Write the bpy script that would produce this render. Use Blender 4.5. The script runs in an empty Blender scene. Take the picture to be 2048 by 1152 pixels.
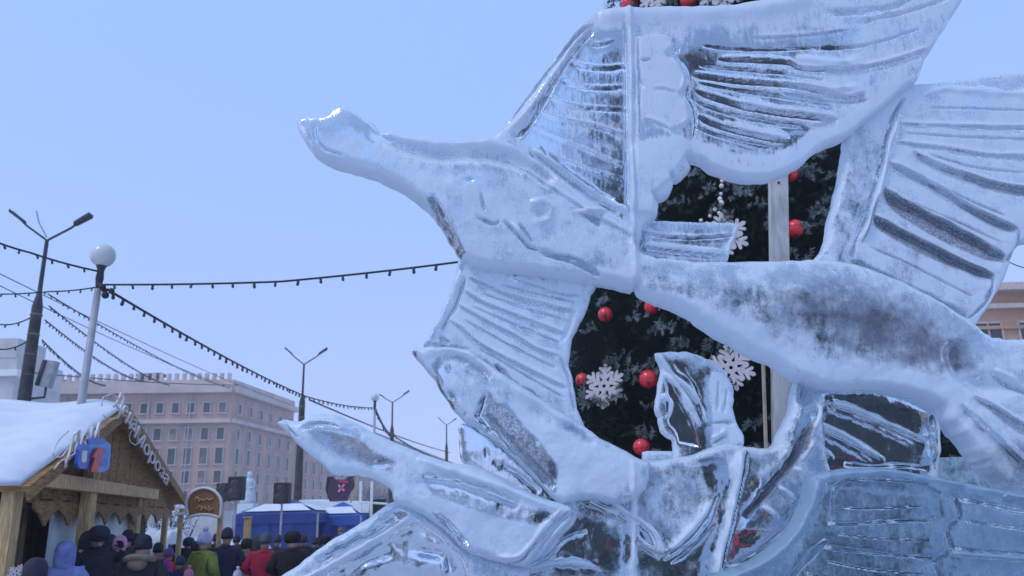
import bpy, bmesh, math, random
import numpy as np
from mathutils import Vector, Matrix

random.seed(7); RNG = np.random.default_rng(11)
S = bpy.context.scene
COL = S.collection
rad = math.radians

# ------------------------------------------------------------------ camera
HAZE = .0010
FPX, PITCH, ROLL, CAMZ = 1593.0, rad(16.0), rad(1.5), 1.7
F_ = Vector((0, math.cos(PITCH), math.sin(PITCH)))
R0 = Vector((1, 0, 0)); U0 = Vector((0, -math.sin(PITCH), math.cos(PITCH)))
R_ = R0*math.cos(ROLL) - U0*math.sin(ROLL)
U_ = U0*math.cos(ROLL) + R0*math.sin(ROLL)
CAM = Vector((0, 0, CAMZ))
cd = bpy.data.cameras.new('camera'); cam = bpy.data.objects.new('camera', cd); COL.objects.link(cam)
cd.sensor_width = 36.0; cd.lens = FPX/2048*36.0; cd.clip_start = .05; cd.clip_end = 3000
cam.matrix_world = Matrix(((R_.x, U_.x, -F_.x, 0), (R_.y, U_.y, -F_.y, 0), (R_.z, U_.z, -F_.z, CAMZ), (0, 0, 0, 1)))
cd.dof.use_dof = True; cd.dof.focus_distance = 5.2; cd.dof.aperture_fstop = 3.2
S.camera = cam

# ------------------------------------------------------------------ sky, sun, exposure
W = bpy.data.worlds.new('World'); S.world = W; W.use_nodes = True
nt = W.node_tree; nt.nodes.clear()
out = nt.nodes.new('ShaderNodeOutputWorld')
sky = nt.nodes.new('ShaderNodeTexSky'); sky.sky_type = 'NISHITA'; sky.sun_disc = False
SUN_EL, SUN_AZ = rad(52), rad(233)
sky.sun_elevation = SUN_EL; sky.sun_rotation = SUN_AZ
bg1 = nt.nodes.new('ShaderNodeBackground'); bg1.inputs[1].default_value = .05
nt.links.new(sky.outputs[0], bg1.inputs[0])
tc = nt.nodes.new('ShaderNodeTexCoord'); sx = nt.nodes.new('ShaderNodeSeparateXYZ')
nt.links.new(tc.outputs['Generated'], sx.inputs[0])
nz = nt.nodes.new('ShaderNodeTexNoise'); nz.inputs['Scale'].default_value = 1.6; nz.inputs['Detail'].default_value = 4
nt.links.new(tc.outputs['Generated'], nz.inputs['Vector'])
ad = nt.nodes.new('ShaderNodeMath'); ad.operation = 'MULTIPLY_ADD'; ad.inputs[1].default_value = .20
nt.links.new(nz.outputs[0], ad.inputs[0]); nt.links.new(sx.outputs[2], ad.inputs[2])
rp = nt.nodes.new('ShaderNodeValToRGB')
el = rp.color_ramp.elements
el[0].position = 0.02; el[0].color = (.40, .445, .82, 1)
el[1].position = 0.72; el[1].color = (.345, .545, .97, 1)
e = el.new(.22); e.color = (.355, .455, .92, 1)
e = el.new(.42); e.color = (.345, .51, .98, 1)
nt.links.new(ad.outputs[0], rp.inputs[0])
bg2 = nt.nodes.new('ShaderNodeBackground'); bg2.inputs[1].default_value = .88
nt.links.new(rp.outputs[0], bg2.inputs[0])
adds = nt.nodes.new('ShaderNodeAddShader')
nt.links.new(bg1.outputs[0], adds.inputs[0]); nt.links.new(bg2.outputs[0], adds.inputs[1])
nt.links.new(adds.outputs[0], out.inputs[0])

sl = bpy.data.lights.new('sun', 'SUN'); sl.energy = 1.0; sl.angle = rad(16); sl.color = (1, .97, .94)
so = bpy.data.objects.new('sun', sl); COL.objects.link(so)
# direction towards the sun: behind and left of the camera, high
sd = Vector((-.80*math.cos(SUN_EL), -.60*math.cos(SUN_EL), math.sin(SUN_EL))).normalized()
so.rotation_euler = sd.to_track_quat('Z', 'Y').to_euler()
S.view_settings.view_transform = 'Standard'; S.view_settings.look = 'None'
S.view_settings.exposure = 0.0; S.view_settings.gamma = 1.0; S.view_settings.use_curve_mapping = False
S.render.engine = 'CYCLES'
S.cycles.use_denoising = True
S.cycles.max_bounces = 12; S.cycles.transmission_bounces = 10; S.cycles.transparent_max_bounces = 8
S.cycles.volume_bounces = 3; S.cycles.diffuse_bounces = 4; S.cycles.glossy_bounces = 4
S.cycles.sample_clamp_indirect = 6.0

# ------------------------------------------------------------------ helpers: space
def ray(px, py):
    return F_ + R_*((px-1024)/FPX) + U_*((576-py)/FPX)
def P(px, py, Y):
    d = ray(px, py); return CAM + d*(Y/d.y)
def Pz(px, py, z):
    d = ray(px, py); return CAM + d*((z-CAMZ)/d.z)
def Ppl(px, py, o, n):
    d = ray(px, py); return CAM + d*((o-CAM).dot(n)/d.dot(n))
def pxm(Y, py=900):                      # metres per photo pixel at distance Y
    return (P(1025, py, Y)-P(1024, py, Y)).length

# ------------------------------------------------------------------ helpers: objects
def tag(o, label=None, cat=None, group=None, kind=None):
    if label: o['label'] = label
    if cat: o['category'] = cat
    if group: o['group'] = group
    if kind: o['kind'] = kind
    return o
def thing(name, label, cat, loc=(0, 0, 0), rz=0, group=None):
    o = bpy.data.objects.new(name, None); COL.objects.link(o)
    o.location = loc; o.rotation_euler = (0, 0, rz); o.empty_display_size = .2
    return tag(o, label, cat, group)
def link(name, me, parent=None, mat=None):
    o = bpy.data.objects.new(name, me); COL.objects.link(o)
    if mat is not None and not me.materials: me.materials.append(mat)
    if parent is not None: o.parent = parent
    return o
def inv(parent):                         # world -> parent space (things only translate and turn about z)
    m = Matrix.Identity(4); p = parent
    while p is not None:
        l = Matrix.Translation(p.location) @ p.rotation_euler.to_matrix().to_4x4() @ Matrix.Diagonal((*p.scale, 1))
        m = l @ m; p = p.parent
    return m.inverted()
class MB:
    def __init__(s): s.v = []; s.f = []; s.mi = []; s.cur = 0
    def add(s, vs, fs):
        b = len(s.v); s.v += [tuple(v) for v in vs]
        for f in fs: s.f.append(tuple(b+i for i in f)); s.mi.append(s.cur)
        return s
    def box(s, c, size, M=None):
        x, y, z = [q/2 for q in size]; c = Vector(c)
        vs = [Vector((i*x, j*y, k*z)) for i in (-1, 1) for j in (-1, 1) for k in (-1, 1)]
        if M is not None: vs = [M @ v for v in vs]
        return s.add([v+c for v in vs], [(0,1,3,2),(4,6,7,5),(0,4,5,1),(2,3,7,6),(0,2,6,4),(1,5,7,3)])
    def hexa(s, b, t):                   # two quads (lists of four points)
        return s.add(list(b)+list(t), [(3,2,1,0),(4,5,6,7),(0,1,5,4),(1,2,6,5),(2,3,7,6),(3,0,4,7)])
    def tube(s, pts, r, n=8, cap=True):
        pts = [Vector(p) for p in pts]; rs = r if isinstance(r, (list, tuple)) else [r]*len(pts)
        vs = []; 
        for i, p in enumerate(pts):
            t = (pts[min(i+1, len(pts)-1)]-pts[max(i-1, 0)]).normalized()
            a = t.orthogonal().normalized() if abs(t.z) < .99 else Vector((1, 0, 0))
            if abs(t.z) < .99: a = Vector((0, 0, 1)).cross(t).normalized()
            b = t.cross(a).normalized()
            for k in range(n):
                th = 2*math.pi*k/n; vs.append(p+(a*math.cos(th)+b*math.sin(th))*rs[i])
        fs = [(i*n+k, i*n+(k+1) % n, (i+1)*n+(k+1) % n, (i+1)*n+k) for i in range(len(pts)-1) for k in range(n)]
        if cap: fs += [tuple(range(n))[::-1], tuple((len(pts)-1)*n+k for k in range(n))]
        return s.add(vs, fs)
    def lathe(s, prof, c=(0, 0, 0), n=16, sx=1, sy=1):
        vs = []; c = Vector(c)
        for r, z in prof:
            for k in range(n):
                th = 2*math.pi*k/n; vs.append(c+Vector((r*sx*math.cos(th), r*sy*math.sin(th), z)))
        fs = [(i*n+k, i*n+(k+1) % n, (i+1)*n+(k+1) % n, (i+1)*n+k) for i in range(len(prof)-1) for k in range(n)]
        fs += [tuple(range(n))[::-1], tuple((len(prof)-1)*n+k for k in range(n))]
        return s.add(vs, fs)
    def ball(s, c, r, n=14, m=9, sc=(1, 1, 1)):
        prof = [(max(1e-4, math.sin(math.pi*i/m)), -math.cos(math.pi*i/m)) for i in range(m+1)]
        vs = []; c = Vector(c)
        b = MB(); b.lathe(prof, n=n)
        return s.add([c+Vector((v[0]*r*sc[0], v[1]*r*sc[1], v[2]*r*sc[2])) for v in b.v], b.f)
    def prism(s, poly, o, ux, uz, n, t):  # polygon in (ux,uz), extruded by t along n
        o = Vector(o); k = len(poly)
        a = [o+ux*p[0]+uz*p[1] for p in poly]
        return s.add(a+[q+n*t for q in a], [tuple(range(k))[::-1], tuple(range(k, 2*k))]+[(i, (i+1) % k, k+(i+1) % k, k+i) for i in range(k)])
    def mesh(s, name, smooth=False, mats=None, bevel=0):
        me = bpy.data.meshes.new(name); me.from_pydata(s.v, [], s.f)
        if mats:
            for m in mats: me.materials.append(m)
            me.polygons.foreach_set('material_index', s.mi)
        bm = bmesh.new(); bm.from_mesh(me); bmesh.ops.recalc_face_normals(bm, faces=bm.faces[:])
        if bevel: bmesh.ops.bevel(bm, geom=bm.edges[:], offset=bevel, segments=2, affect='EDGES', profile=.6)
        bm.to_mesh(me); bm.free()
        if smooth: me.polygons.foreach_set('use_smooth', [True]*len(me.polygons))
        me.update(); return me
    def build(s, name, mat, parent=None, smooth=False, world=True, bevel=0):
        mats = mat if isinstance(mat, (list, tuple)) else [mat]
        if parent is not None and world:
            im = inv(parent); s.v = [tuple(im @ Vector(v)) for v in s.v]
        return link(name, s.mesh(name, smooth, mats, bevel), parent)

# ------------------------------------------------------------------ materials
MATS = {}
def mat(name, col, rough=.6, var=.12, scale=8, metal=0, bump=0, spec=.4, col2=None, stretch=None, coat=0):
    if name in MATS: return MATS[name]
    m = bpy.data.materials.new(name); m.use_nodes = True; n = m.node_tree; b = n.nodes['Principled BSDF']
    b.inputs['Roughness'].default_value = rough; b.inputs['Metallic'].default_value = metal
    b.inputs['Specular IOR Level'].default_value = spec; b.inputs['Coat Weight'].default_value = coat
    tc = n.nodes.new('ShaderNodeTexCoord'); mp = n.nodes.new('ShaderNodeMapping')
    if stretch: mp.inputs['Scale'].default_value = stretch
    n.links.new(tc.outputs['Object'], mp.inputs[0])
    t = n.nodes.new('ShaderNodeTexNoise'); t.inputs['Scale'].default_value = scale; t.inputs['Detail'].default_value = 5
    n.links.new(mp.outputs[0], t.inputs['Vector'])
    r = n.nodes.new('ShaderNodeValToRGB'); r.color_ramp.elements[0].position = .3; r.color_ramp.elements[1].position = .7
    c2 = col2 or tuple(min(1, c*(1+var*2)) for c in col); c1 = col if col2 else tuple(c*(1-var*2) for c in col)
    r.color_ramp.elements[0].color = (*c1, 1); r.color_ramp.elements[1].color = (*c2, 1)
    n.links.new(t.outputs[0], r.inputs[0]); n.links.new(r.outputs[0], b.inputs['Base Color'])
    if bump:
        bp = n.nodes.new('ShaderNodeBump'); bp.inputs['Strength'].default_value = bump; bp.inputs['Distance'].default_value = .02
        n.links.new(t.outputs[0], bp.inputs['Height']); n.links.new(bp.outputs[0], b.inputs['Normal'])
    MATS[name] = m; return m

def ice_material(name, frost_col, clear_col, rough, grain=1.0, streak=0.0, patch=1.45):
    m = bpy.data.materials.new(name); m.use_nodes = True; n = m.node_tree; n.nodes.clear(); L = n.links.new
    N = n.nodes.new; out = N('ShaderNodeOutputMaterial')
    tc = N('ShaderNodeTexCoord')
    at = N('ShaderNodeAttribute'); at.attribute_name = 'frost'
    n1 = N('ShaderNodeTexNoise'); n1.inputs['Scale'].default_value = 7; n1.inputs['Detail'].default_value = 6; n1.inputs['Roughness'].default_value = .62
    L(tc.outputs['Object'], n1.inputs['Vector'])
    mp = N('ShaderNodeMapping'); mp.inputs['Scale'].default_value = (1, 1, .22); L(tc.outputs['Object'], mp.inputs[0])
    n2 = N('ShaderNodeTexNoise'); n2.inputs['Scale'].default_value = 46; n2.inputs['Detail'].default_value = 3
    L(mp.outputs[0], n2.inputs['Vector'])
    n3 = N('ShaderNodeTexNoise'); n3.inputs['Scale'].default_value = 75; n3.inputs['Detail'].default_value = 4; n3.inputs['Roughness'].default_value = .7
    L(tc.outputs['Object'], n3.inputs['Vector'])
    def ma(op, a, b=None, c=None):
        q = N('ShaderNodeMath'); q.operation = op
        for i, x in enumerate((a, b, c)):
            if x is None: continue
            if isinstance(x, (int, float)): q.inputs[i].default_value = x
            else: L(x, q.inputs[i])
        return q.outputs[0]
    f = ma('MULTIPLY_ADD', ma('SUBTRACT', n1.outputs[0], .5), patch, at.outputs['Fac'])
    f = ma('MULTIPLY_ADD', ma('SUBTRACT', n2.outputs[0], .5), .35+streak, f)
    f = ma('MULTIPLY_ADD', ma('SUBTRACT', n3.outputs[0], .5), .55*grain, f)
    cl = N('ShaderNodeMapRange'); cl.interpolation_type = 'SMOOTHSTEP'; cl.inputs['From Min'].default_value = .22; cl.inputs['From Max'].default_value = .80; cl.inputs['To Min'].default_value = .02; L(f, cl.inputs[0])
    bh = ma('MULTIPLY_ADD', n2.outputs[0], .35, ma('MULTIPLY_ADD', n3.outputs[0], .5, n1.outputs[0]))
    bp = N('ShaderNodeBump'); bp.inputs['Strength'].default_value = .45; bp.inputs['Distance'].default_value = .012; L(bh, bp.inputs['Height'])
    bc = N('ShaderNodeBump'); bc.inputs['Strength'].default_value = .5; bc.inputs['Distance'].default_value = .02; L(ma('MULTIPLY_ADD', n2.outputs[0], .12+streak*.4, n1.outputs[0]), bc.inputs['Height'])
    c = N('ShaderNodeBsdfPrincipled'); c.inputs['Base Color'].default_value = (*clear_col, 1); c.inputs['Transmission Weight'].default_value = 1
    c.inputs['Roughness'].default_value = rough; c.inputs['IOR'].default_value = 1.31; L(bc.outputs[0], c.inputs['Normal'])
    d = N('ShaderNodeBsdfPrincipled'); d.inputs['Base Color'].default_value = (*frost_col, 1); d.inputs['Roughness'].default_value = .38
    d.inputs['Specular IOR Level'].default_value = .5; d.inputs['Coat Weight'].default_value = .5; d.inputs['Coat Roughness'].default_value = .12; d.inputs['Coat IOR'].default_value = 1.31; L(bp.outputs[0], d.inputs['Normal'])
    tr = N('ShaderNodeBsdfTranslucent'); tr.inputs[0].default_value = (*frost_col, 1); L(bp.outputs[0], tr.inputs['Normal'])
    m1 = N('ShaderNodeMixShader'); m1.inputs[0].default_value = .28; L(d.outputs[0], m1.inputs[1]); L(tr.outputs[0], m1.inputs[2])
    m2 = N('ShaderNodeMixShader'); L(cl.outputs[0], m2.inputs[0]); L(c.outputs[0], m2.inputs[1]); L(m1.outputs[0], m2.inputs[2])
    ag = N('ShaderNodeAttribute'); ag.attribute_name = 'shade_grain'  # speckled dark mix: ice grain, and shade of deep cuts put into the colour
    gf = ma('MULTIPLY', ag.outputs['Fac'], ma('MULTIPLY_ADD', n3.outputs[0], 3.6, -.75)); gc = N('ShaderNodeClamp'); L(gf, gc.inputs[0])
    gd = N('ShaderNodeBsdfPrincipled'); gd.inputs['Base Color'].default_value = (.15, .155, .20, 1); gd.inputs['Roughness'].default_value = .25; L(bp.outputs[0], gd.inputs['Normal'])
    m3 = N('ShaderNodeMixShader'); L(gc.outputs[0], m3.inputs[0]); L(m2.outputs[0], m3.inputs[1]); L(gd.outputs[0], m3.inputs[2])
    L(m3.outputs[0], out.inputs[0])
    return m

ICE = ice_material('carved_ice', (.78, .86, .94), (.82, .92, 1.0), .03)
ICE_WING = ice_material('wing_ice', (.77, .84, .92), (.82, .90, .99), .06, streak=.55)
ICE_BLUE = ice_material('blue_block_ice', (.34, .49, .62), (.74, .88, .97), .04, grain=.8, patch=.75)
SNOW = mat('snow', (.70, .74, .80), .8, .03, 3, bump=.4)
WOOD = mat('pale_wood', (.60, .39, .18), .7, .2, 6, bump=.2, stretch=(8, 8, 1))
WOODD = mat('brown_wood', (.30, .155, .05), .7, .25, 6, bump=.2, stretch=(1, 1, 6))
WOODDARK = mat('dark_wood', (.09, .055, .035), .8, .25, 6, bump=.2)
DARKM = mat('dark_metal', (.035, .035, .045), .5, .15, 5)
GREYM = mat('grey_paint', (.38, .38, .40), .45, .08, 5)
BLACK = mat('black_plastic', (.02, .02, .022), .6, .1, 20)
WHITEP = mat('white_paint', (.78, .77, .74), .5, .05, 8)
GLOBE = mat('opal_glass', (.62, .64, .60), .25, .04, 3, spec=.5)
STONE = mat('pale_stone', (.52, .50, .49), .85, .08, .5)

# ------------------------------------------------------------------ ground
gm = MB()
N_ = 40
for i in range(N_+1):
    for j in range(N_+1):
        x = -900+1800*i/N_; y = -60+1400*j/N_
        gm.v.append((x, y, 0))
for i in range(N_):
    for j in range(N_):
        a = i*(N_+1)+j; gm.f.append((a, a+N_+1, a+N_+2, a+1)); gm.mi.append(0)
g = gm.build('snow_ground', mat('trampled_snow', (.40, .42, .46), .85, .12, 1.5, bump=.4, col2=(.54, .57, .62))); tag(g, 'trampled snow covering the square', kind='structure')

# ------------------------------------------------------------------ relief carving
def catmull(pts, closed, sub=6, corner=55):
    p = np.array(pts, float); n = len(p); outp = []
    def ang(i):
        a = p[i]-p[(i-1) % n]; b = p[(i+1) % n]-p[i]
        return abs(math.degrees(math.atan2(a[0]*b[1]-a[1]*b[0], a.dot(b))))
    m = n if closed else n-1
    for i in range(m):
        p1, p2 = p[i], p[(i+1) % n]
        p0 = p[(i-1) % n] if (closed or i > 0) else p1
        p3 = p[(i+2) % n] if (closed or i+2 < n) else p2
        c1 = (closed or i > 0) and ang(i) > corner
        c2 = (closed or i+2 < n) and ang((i+1) % n) > corner
        t1 = (p2-p1)*.5 if c1 else (p2-p0)*.5
        t2 = (p2-p1)*.5 if c2 else (p3-p1)*.5
        l = np.linalg.norm(p2-p1)
        for t in (t1, t2):
            q = np.linalg.norm(t)
            if q > l: t *= l/q
        for k in range(sub):
            s = k/sub
            outp.append((2*s**3-3*s**2+1)*p1+(s**3-2*s**2+s)*t1+(-2*s**3+3*s**2)*p2+(s**3-s**2)*t2)
    if not closed: outp.append(p[-1])
    return np.array(outp)

def seg_dist(X, Y, pl, closed=False):
    """distance, arc position (px), side sign (+ = to the right of travel, i.e. below a left-to-right line), nearest point"""
    best = np.full(X.shape, 1e9); arc = np.zeros(X.shape); sg = np.zeros(X.shape); nx = np.zeros(X.shape); ny = np.zeros(X.shape)
    n = len(pl); acc = 0.0
    for i in range(n if closed else n-1):
        a = pl[i]; b = pl[(i+1) % n]; d = b-a; L2 = d.dot(d)
        if L2 < 1e-9: continue
        t = np.clip(((X-a[0])*d[0]+(Y-a[1])*d[1])/L2, 0, 1)
        qx = a[0]+t*d[0]; qy = a[1]+t*d[1]; s = (X-qx)**2+(Y-qy)**2
        m = s < best
        best[m] = s[m]; nx[m] = qx[m]; ny[m] = qy[m]
        arc[m] = acc+t[m]*math.sqrt(L2); sg[m] = np.sign(d[0]*(Y[m]-a[1])-d[1]*(X[m]-a[0]))
        acc += math.sqrt(L2)
    return np.sqrt(best), arc, sg, acc, nx, ny

def inside(X, Y, pl):
    r = np.zeros(X.shape, bool); n = len(pl)
    for i in range(n):
        x1, y1 = pl[i]; x2, y2 = pl[(i+1) % n]
        if y1 == y2: continue
        c = ((y1 > Y) != (y2 > Y)) & (X < (x2-x1)*(Y-y1)/(y2-y1)+x1)
        r ^= c
    return r

def vnoise(X, Y, scale, seed, octv=3):
    o = np.zeros(X.shape); amp = 1; tot = 0
    for k in range(octv):
        g = np.random.default_rng(seed+k).random((64, 64))
        x = X/scale*2**k+13.3; y = Y/scale*2**k+7.7
        xi = np.floor(x).astype(int); yi = np.floor(y).astype(int); fx = x-xi; fy = y-yi
        fx = fx*fx*(3-2*fx); fy = fy*fy*(3-2*fy)
        a = g[xi % 64, yi % 64]; b = g[(xi+1) % 64, yi % 64]; c = g[xi % 64, (yi+1) % 64]; d = g[(xi+1) % 64, (yi+1) % 64]
        o += amp*((a*(1-fx)+b*fx)*(1-fy)+(c*(1-fx)+d*fx)*fy-.5); tot += amp; amp *= .5
    return o/tot
def sst(x, a, b):
    t = np.clip((x-a)/(b-a), 0, 1); return t*t*(3-2*t)

GK = 1.9
def crop(X, Y, pl, m):
    x0, y0 = pl.min(0)-m; x1, y1 = pl.max(0)+m
    return (X > x0) & (X < x1) & (Y > y0) & (Y < y1)

def relief(name, parent, outline, y0, front, back, r, feats, frost, mtl, step=2.0, rim=.35, rimw=9, noise=.012, nscale=70, seed=1, flat=.75, edge=16):
    pl = catmull(outline, True, 5)
    pl = pl+np.stack([vnoise(pl[:, 0], pl[:, 1], 14, seed+60, 2), vnoise(pl[:, 0], pl[:, 1], 14, seed+61, 2)], 1)*5
    lo = pl.min(0)-2*step; hi = pl.max(0)+2*step
    xs = np.arange(lo[0], hi[0], step); ys = np.arange(lo[1], hi[1], step)
    X, Y = np.meshgrid(xs, ys, indexing='ij')
    ins = inside(X, Y, pl)
    dil = ins.copy()
    for dx in (-1, 0, 1):
        for dy in (-1, 0, 1):
            dil |= np.roll(np.roll(ins, dx, 0), dy, 1)
    out_ = dil & ~ins
    D = np.zeros(X.shape)
    d, _, _, _, nx, ny = seg_dist(X[dil], Y[dil], pl, True)
    D[dil] = d
    bx = X.copy(); by = Y.copy()
    bx[dil] = nx; by[dil] = ny
    snap = out_ | (ins & (D < .3*step))
    X = np.where(snap, bx, X); Y = np.where(snap, by, Y); D[snap] = 0
    q = np.clip(D/r, 0, 1)
    H = front*(flat*np.sqrt(np.clip(1-(1-np.clip(D/min(r, edge), 0, 1))**2, 0, 1))+(1-flat)*np.sqrt(np.clip(1-(1-q)**2, 0, 1)))
    FR = np.full(X.shape, float(frost)) if not callable(frost) else frost(X, Y)
    ed = sst(D, 0, 6)
    GR = np.zeros(X.shape)
    H += noise*ed*vnoise(X, Y, nscale, seed, 4)*2
    for ft in feats:
        k = ft[0]
        if k in ('g', 'r', 'st', 'ln'):
            pts = catmull(ft[1], False, 5)
            w = ft[2]; dep = ft[3]*(GK if k == 'g' else 1.15); df = (ft[4] if len(ft) > 4 else 0)*1.3
            m = crop(X, Y, pts, w*4+12) & dil
            if not m.any(): continue
            s, arc, sg, L, _, _ = seg_dist(X[m], Y[m], pts)
            hand = 1.0 if ft[2] < 9 else .3
            hw = hand*vnoise(arc, arc*0+ft[1][0][0]*.37, 26, 77, 2)*2; w = w*np.clip(1+.8*hw, .45, 1.7); dep = dep*np.clip(1+.7*hand*vnoise(arc, arc*0+ft[1][0][1]*.53, 40, 78, 2)*2, .35, 1.6)
            te = min(22., L*.3); tp = np.clip(np.minimum(arc, L-arc)/te, 0, 1)**.7
            e_ = ed[m]
            if k == 'g': nar = ft[2] < 8; w2 = w*.72 if nar else w; a = np.exp(-(s/w2)**(3 if nar else 2))*tp; H[m] -= dep*a*e_; FR[m] += df*a
            elif k == 'r': a = np.exp(-(s/w)**2)*tp; H[m] += dep*a*e_; FR[m] += df*a
            elif k == 'st':
                below = sg > 0
                a = np.where(below, np.exp(-s/(w*.7)), 0)*sst(s, -.1, 3)*tp
                lip = np.where(below, 0, np.exp(-(s/6)**2))*tp
                H[m] -= e_*dep*a; H[m] += e_*dep*.35*lip
                FR[m] += df*np.where(below, np.exp(-(s/(2.5+w*.22))**2), 0)*tp+.35*lip
        elif k == 'po':
            pts = catmull(ft[1], True, 5); soft = ft[2]; dep = ft[3]; df = ft[4] if len(ft) > 4 else 0
            m = crop(X, Y, pts, 2) & dil
            if not m.any(): continue
            i_ = inside(X[m], Y[m], pts); s = seg_dist(X[m], Y[m], pts, True)[0]
            a = np.where(i_, sst(s, 0, soft), 0); H[m] += dep*a*ed[m]; FR[m] += df*a
        elif k == 'fr':                    # set the amount of frost in a region with a soft border
            pts = catmull(ft[1], True, 5); soft = ft[2]; val = ft[3]
            m = crop(X, Y, pts, soft+2) & dil
            if not m.any(): continue
            i_ = inside(X[m], Y[m], pts); s = seg_dist(X[m], Y[m], pts, True)[0]; s = np.where(i_, s, -s)
            a = sst(s+vnoise(X[m], Y[m], 40, 5)*soft, -soft*.5, soft*.5); FR[m] = FR[m]*(1-a)+val*a
        elif k == 'gr':                    # dark grain of a region, plus shade and refraction painted in as colour
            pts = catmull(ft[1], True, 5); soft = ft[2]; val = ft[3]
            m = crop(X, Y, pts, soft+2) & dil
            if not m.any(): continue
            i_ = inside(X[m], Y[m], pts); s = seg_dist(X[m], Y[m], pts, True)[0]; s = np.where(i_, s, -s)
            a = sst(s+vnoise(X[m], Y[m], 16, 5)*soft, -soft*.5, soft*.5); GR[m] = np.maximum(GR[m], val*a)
        elif k == 'bu':
            (cx, cy), rx, ry, dep = ft[1], ft[2], ft[3], ft[4]; df = ft[5] if len(ft) > 5 else 0
            a = np.exp(-((X-cx)/rx)**2-((Y-cy)/ry)**2); H += dep*a*ed; FR += df*a
    FR += rim*np.exp(-D/rimw)
    FR = np.clip(FR+.25*vnoise(X, Y, 90, seed+40, 3), -.5, 1.3)
    FR -= .17
    H = np.maximum(H, -.6*back)
    idx = -np.ones(X.shape, int); sel = dil
    nv = int(sel.sum()); idx[sel] = np.arange(nv)
    # to world (X, Z in the plane y0)
    px = X[sel]; py = Y[sel]
    cx = (px-1024)/FPX; cy = (576-py)/FPX
    dx = F_.x+R_.x*cx+U_.x*cy; dy = F_.y+R_.y*cx+U_.y*cy; dz = F_.z+R_.z*cx+U_.z*cy
    t = y0/dy; wx = dx*t; wz = CAMZ+dz*t
    hf = H[sel]; Dd = D[sel]
    hb = back*(.55+.45*np.sqrt(np.clip(1-(1-np.clip(Dd/14, 0, 1))**2, 0, 1)))+.010*sst(Dd, 0, 6)*vnoise(px, py, 50, seed+9, 3)*2
    vf = np.stack([wx, y0-hf, wz], 1); vb = np.stack([wx, y0+hb, wz], 1)
    a = idx[:-1, :-1]; b = idx[1:, :-1]; c = idx[1:, 1:]; d_ = idx[:-1, 1:]
    anyin = ins[:-1, :-1] | ins[1:, :-1] | ins[1:, 1:] | ins[:-1, 1:]
    ok = (a >= 0) & (b >= 0) & (c >= 0) & (d_ >= 0) & anyin
    Q = np.stack([a[ok], b[ok], c[ok], d_[ok]], 1)
    # drop quads that collapsed on the border
    PX = np.stack([px, py], 1)
    def area(Q):
        p = PX[Q]; x = p[:, :, 0]; y = p[:, :, 1]
        return .5*np.abs(sum(x[:, i]*y[:, (i+1) % 4]-x[:, (i+1) % 4]*y[:, i] for i in range(4)))
    Q = Q[area(Q) > .02*step*step]
    E = np.concatenate([Q[:, [0, 1]], Q[:, [1, 2]], Q[:, [2, 3]], Q[:, [3, 0]]])
    key = np.sort(E, 1); k1 = key[:, 0].astype(np.int64)*nv+key[:, 1]
    u, first, cnt = np.unique(k1, return_index=True, return_counts=True)
    B = E[first[cnt == 1]]
    nB = len(B)
    V = np.concatenate([vf, vb, vf[B[:, 0]], vf[B[:, 1]], vb[B[:, 1]], vb[B[:, 0]]])
    o4 = 2*nv; ar = np.arange(nB)
    side = np.stack([o4+ar+nB, o4+ar, o4+3*nB+ar, o4+2*nB+ar], 1)
    faces = np.concatenate([Q[:, ::1], Q[:, ::-1]+nv, side])
    fr = FR[sel]; fra = np.concatenate([fr, fr, fr[B[:, 0]], fr[B[:, 1]], fr[B[:, 1]], fr[B[:, 0]]])
    me = bpy.data.meshes.new(name)
    im = np.array(inv(parent)) if parent is not None else np.eye(4)
    V = V @ im[:3, :3].T+im[:3, 3]
    me.vertices.add(len(V)); me.vertices.foreach_set('co', V.astype(np.float32).ravel())
    me.loops.add(faces.size); me.loops.foreach_set('vertex_index', faces.astype(np.int32).ravel())
    me.polygons.add(len(faces)); me.polygons.foreach_set('loop_start', np.arange(0, faces.size, 4, dtype=np.int32))
    me.update(calc_edges=True); me.validate()
    me.polygons.foreach_set('use_smooth', np.ones(len(me.polygons), bool))
    at = me.attributes.new('frost', 'FLOAT', 'POINT'); at.data.foreach_set('value', fra.astype(np.float32)[:len(me.vertices)])
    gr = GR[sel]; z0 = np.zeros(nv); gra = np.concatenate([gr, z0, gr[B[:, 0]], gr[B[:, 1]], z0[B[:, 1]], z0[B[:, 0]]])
    at = me.attributes.new('shade_grain', 'FLOAT', 'POINT'); at.data.foreach_set('value', gra.astype(np.float32)[:len(me.vertices)])
    return link(name, me, parent, mtl)

#ICE_BEGIN
base = P(1300, 1150, 5.0)
ICE_T = thing('ice_sculpture', 'large carved ice sculpture of swans flying with spread wings', 'ice sculpture', (base.x, 5.0, 0))

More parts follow.
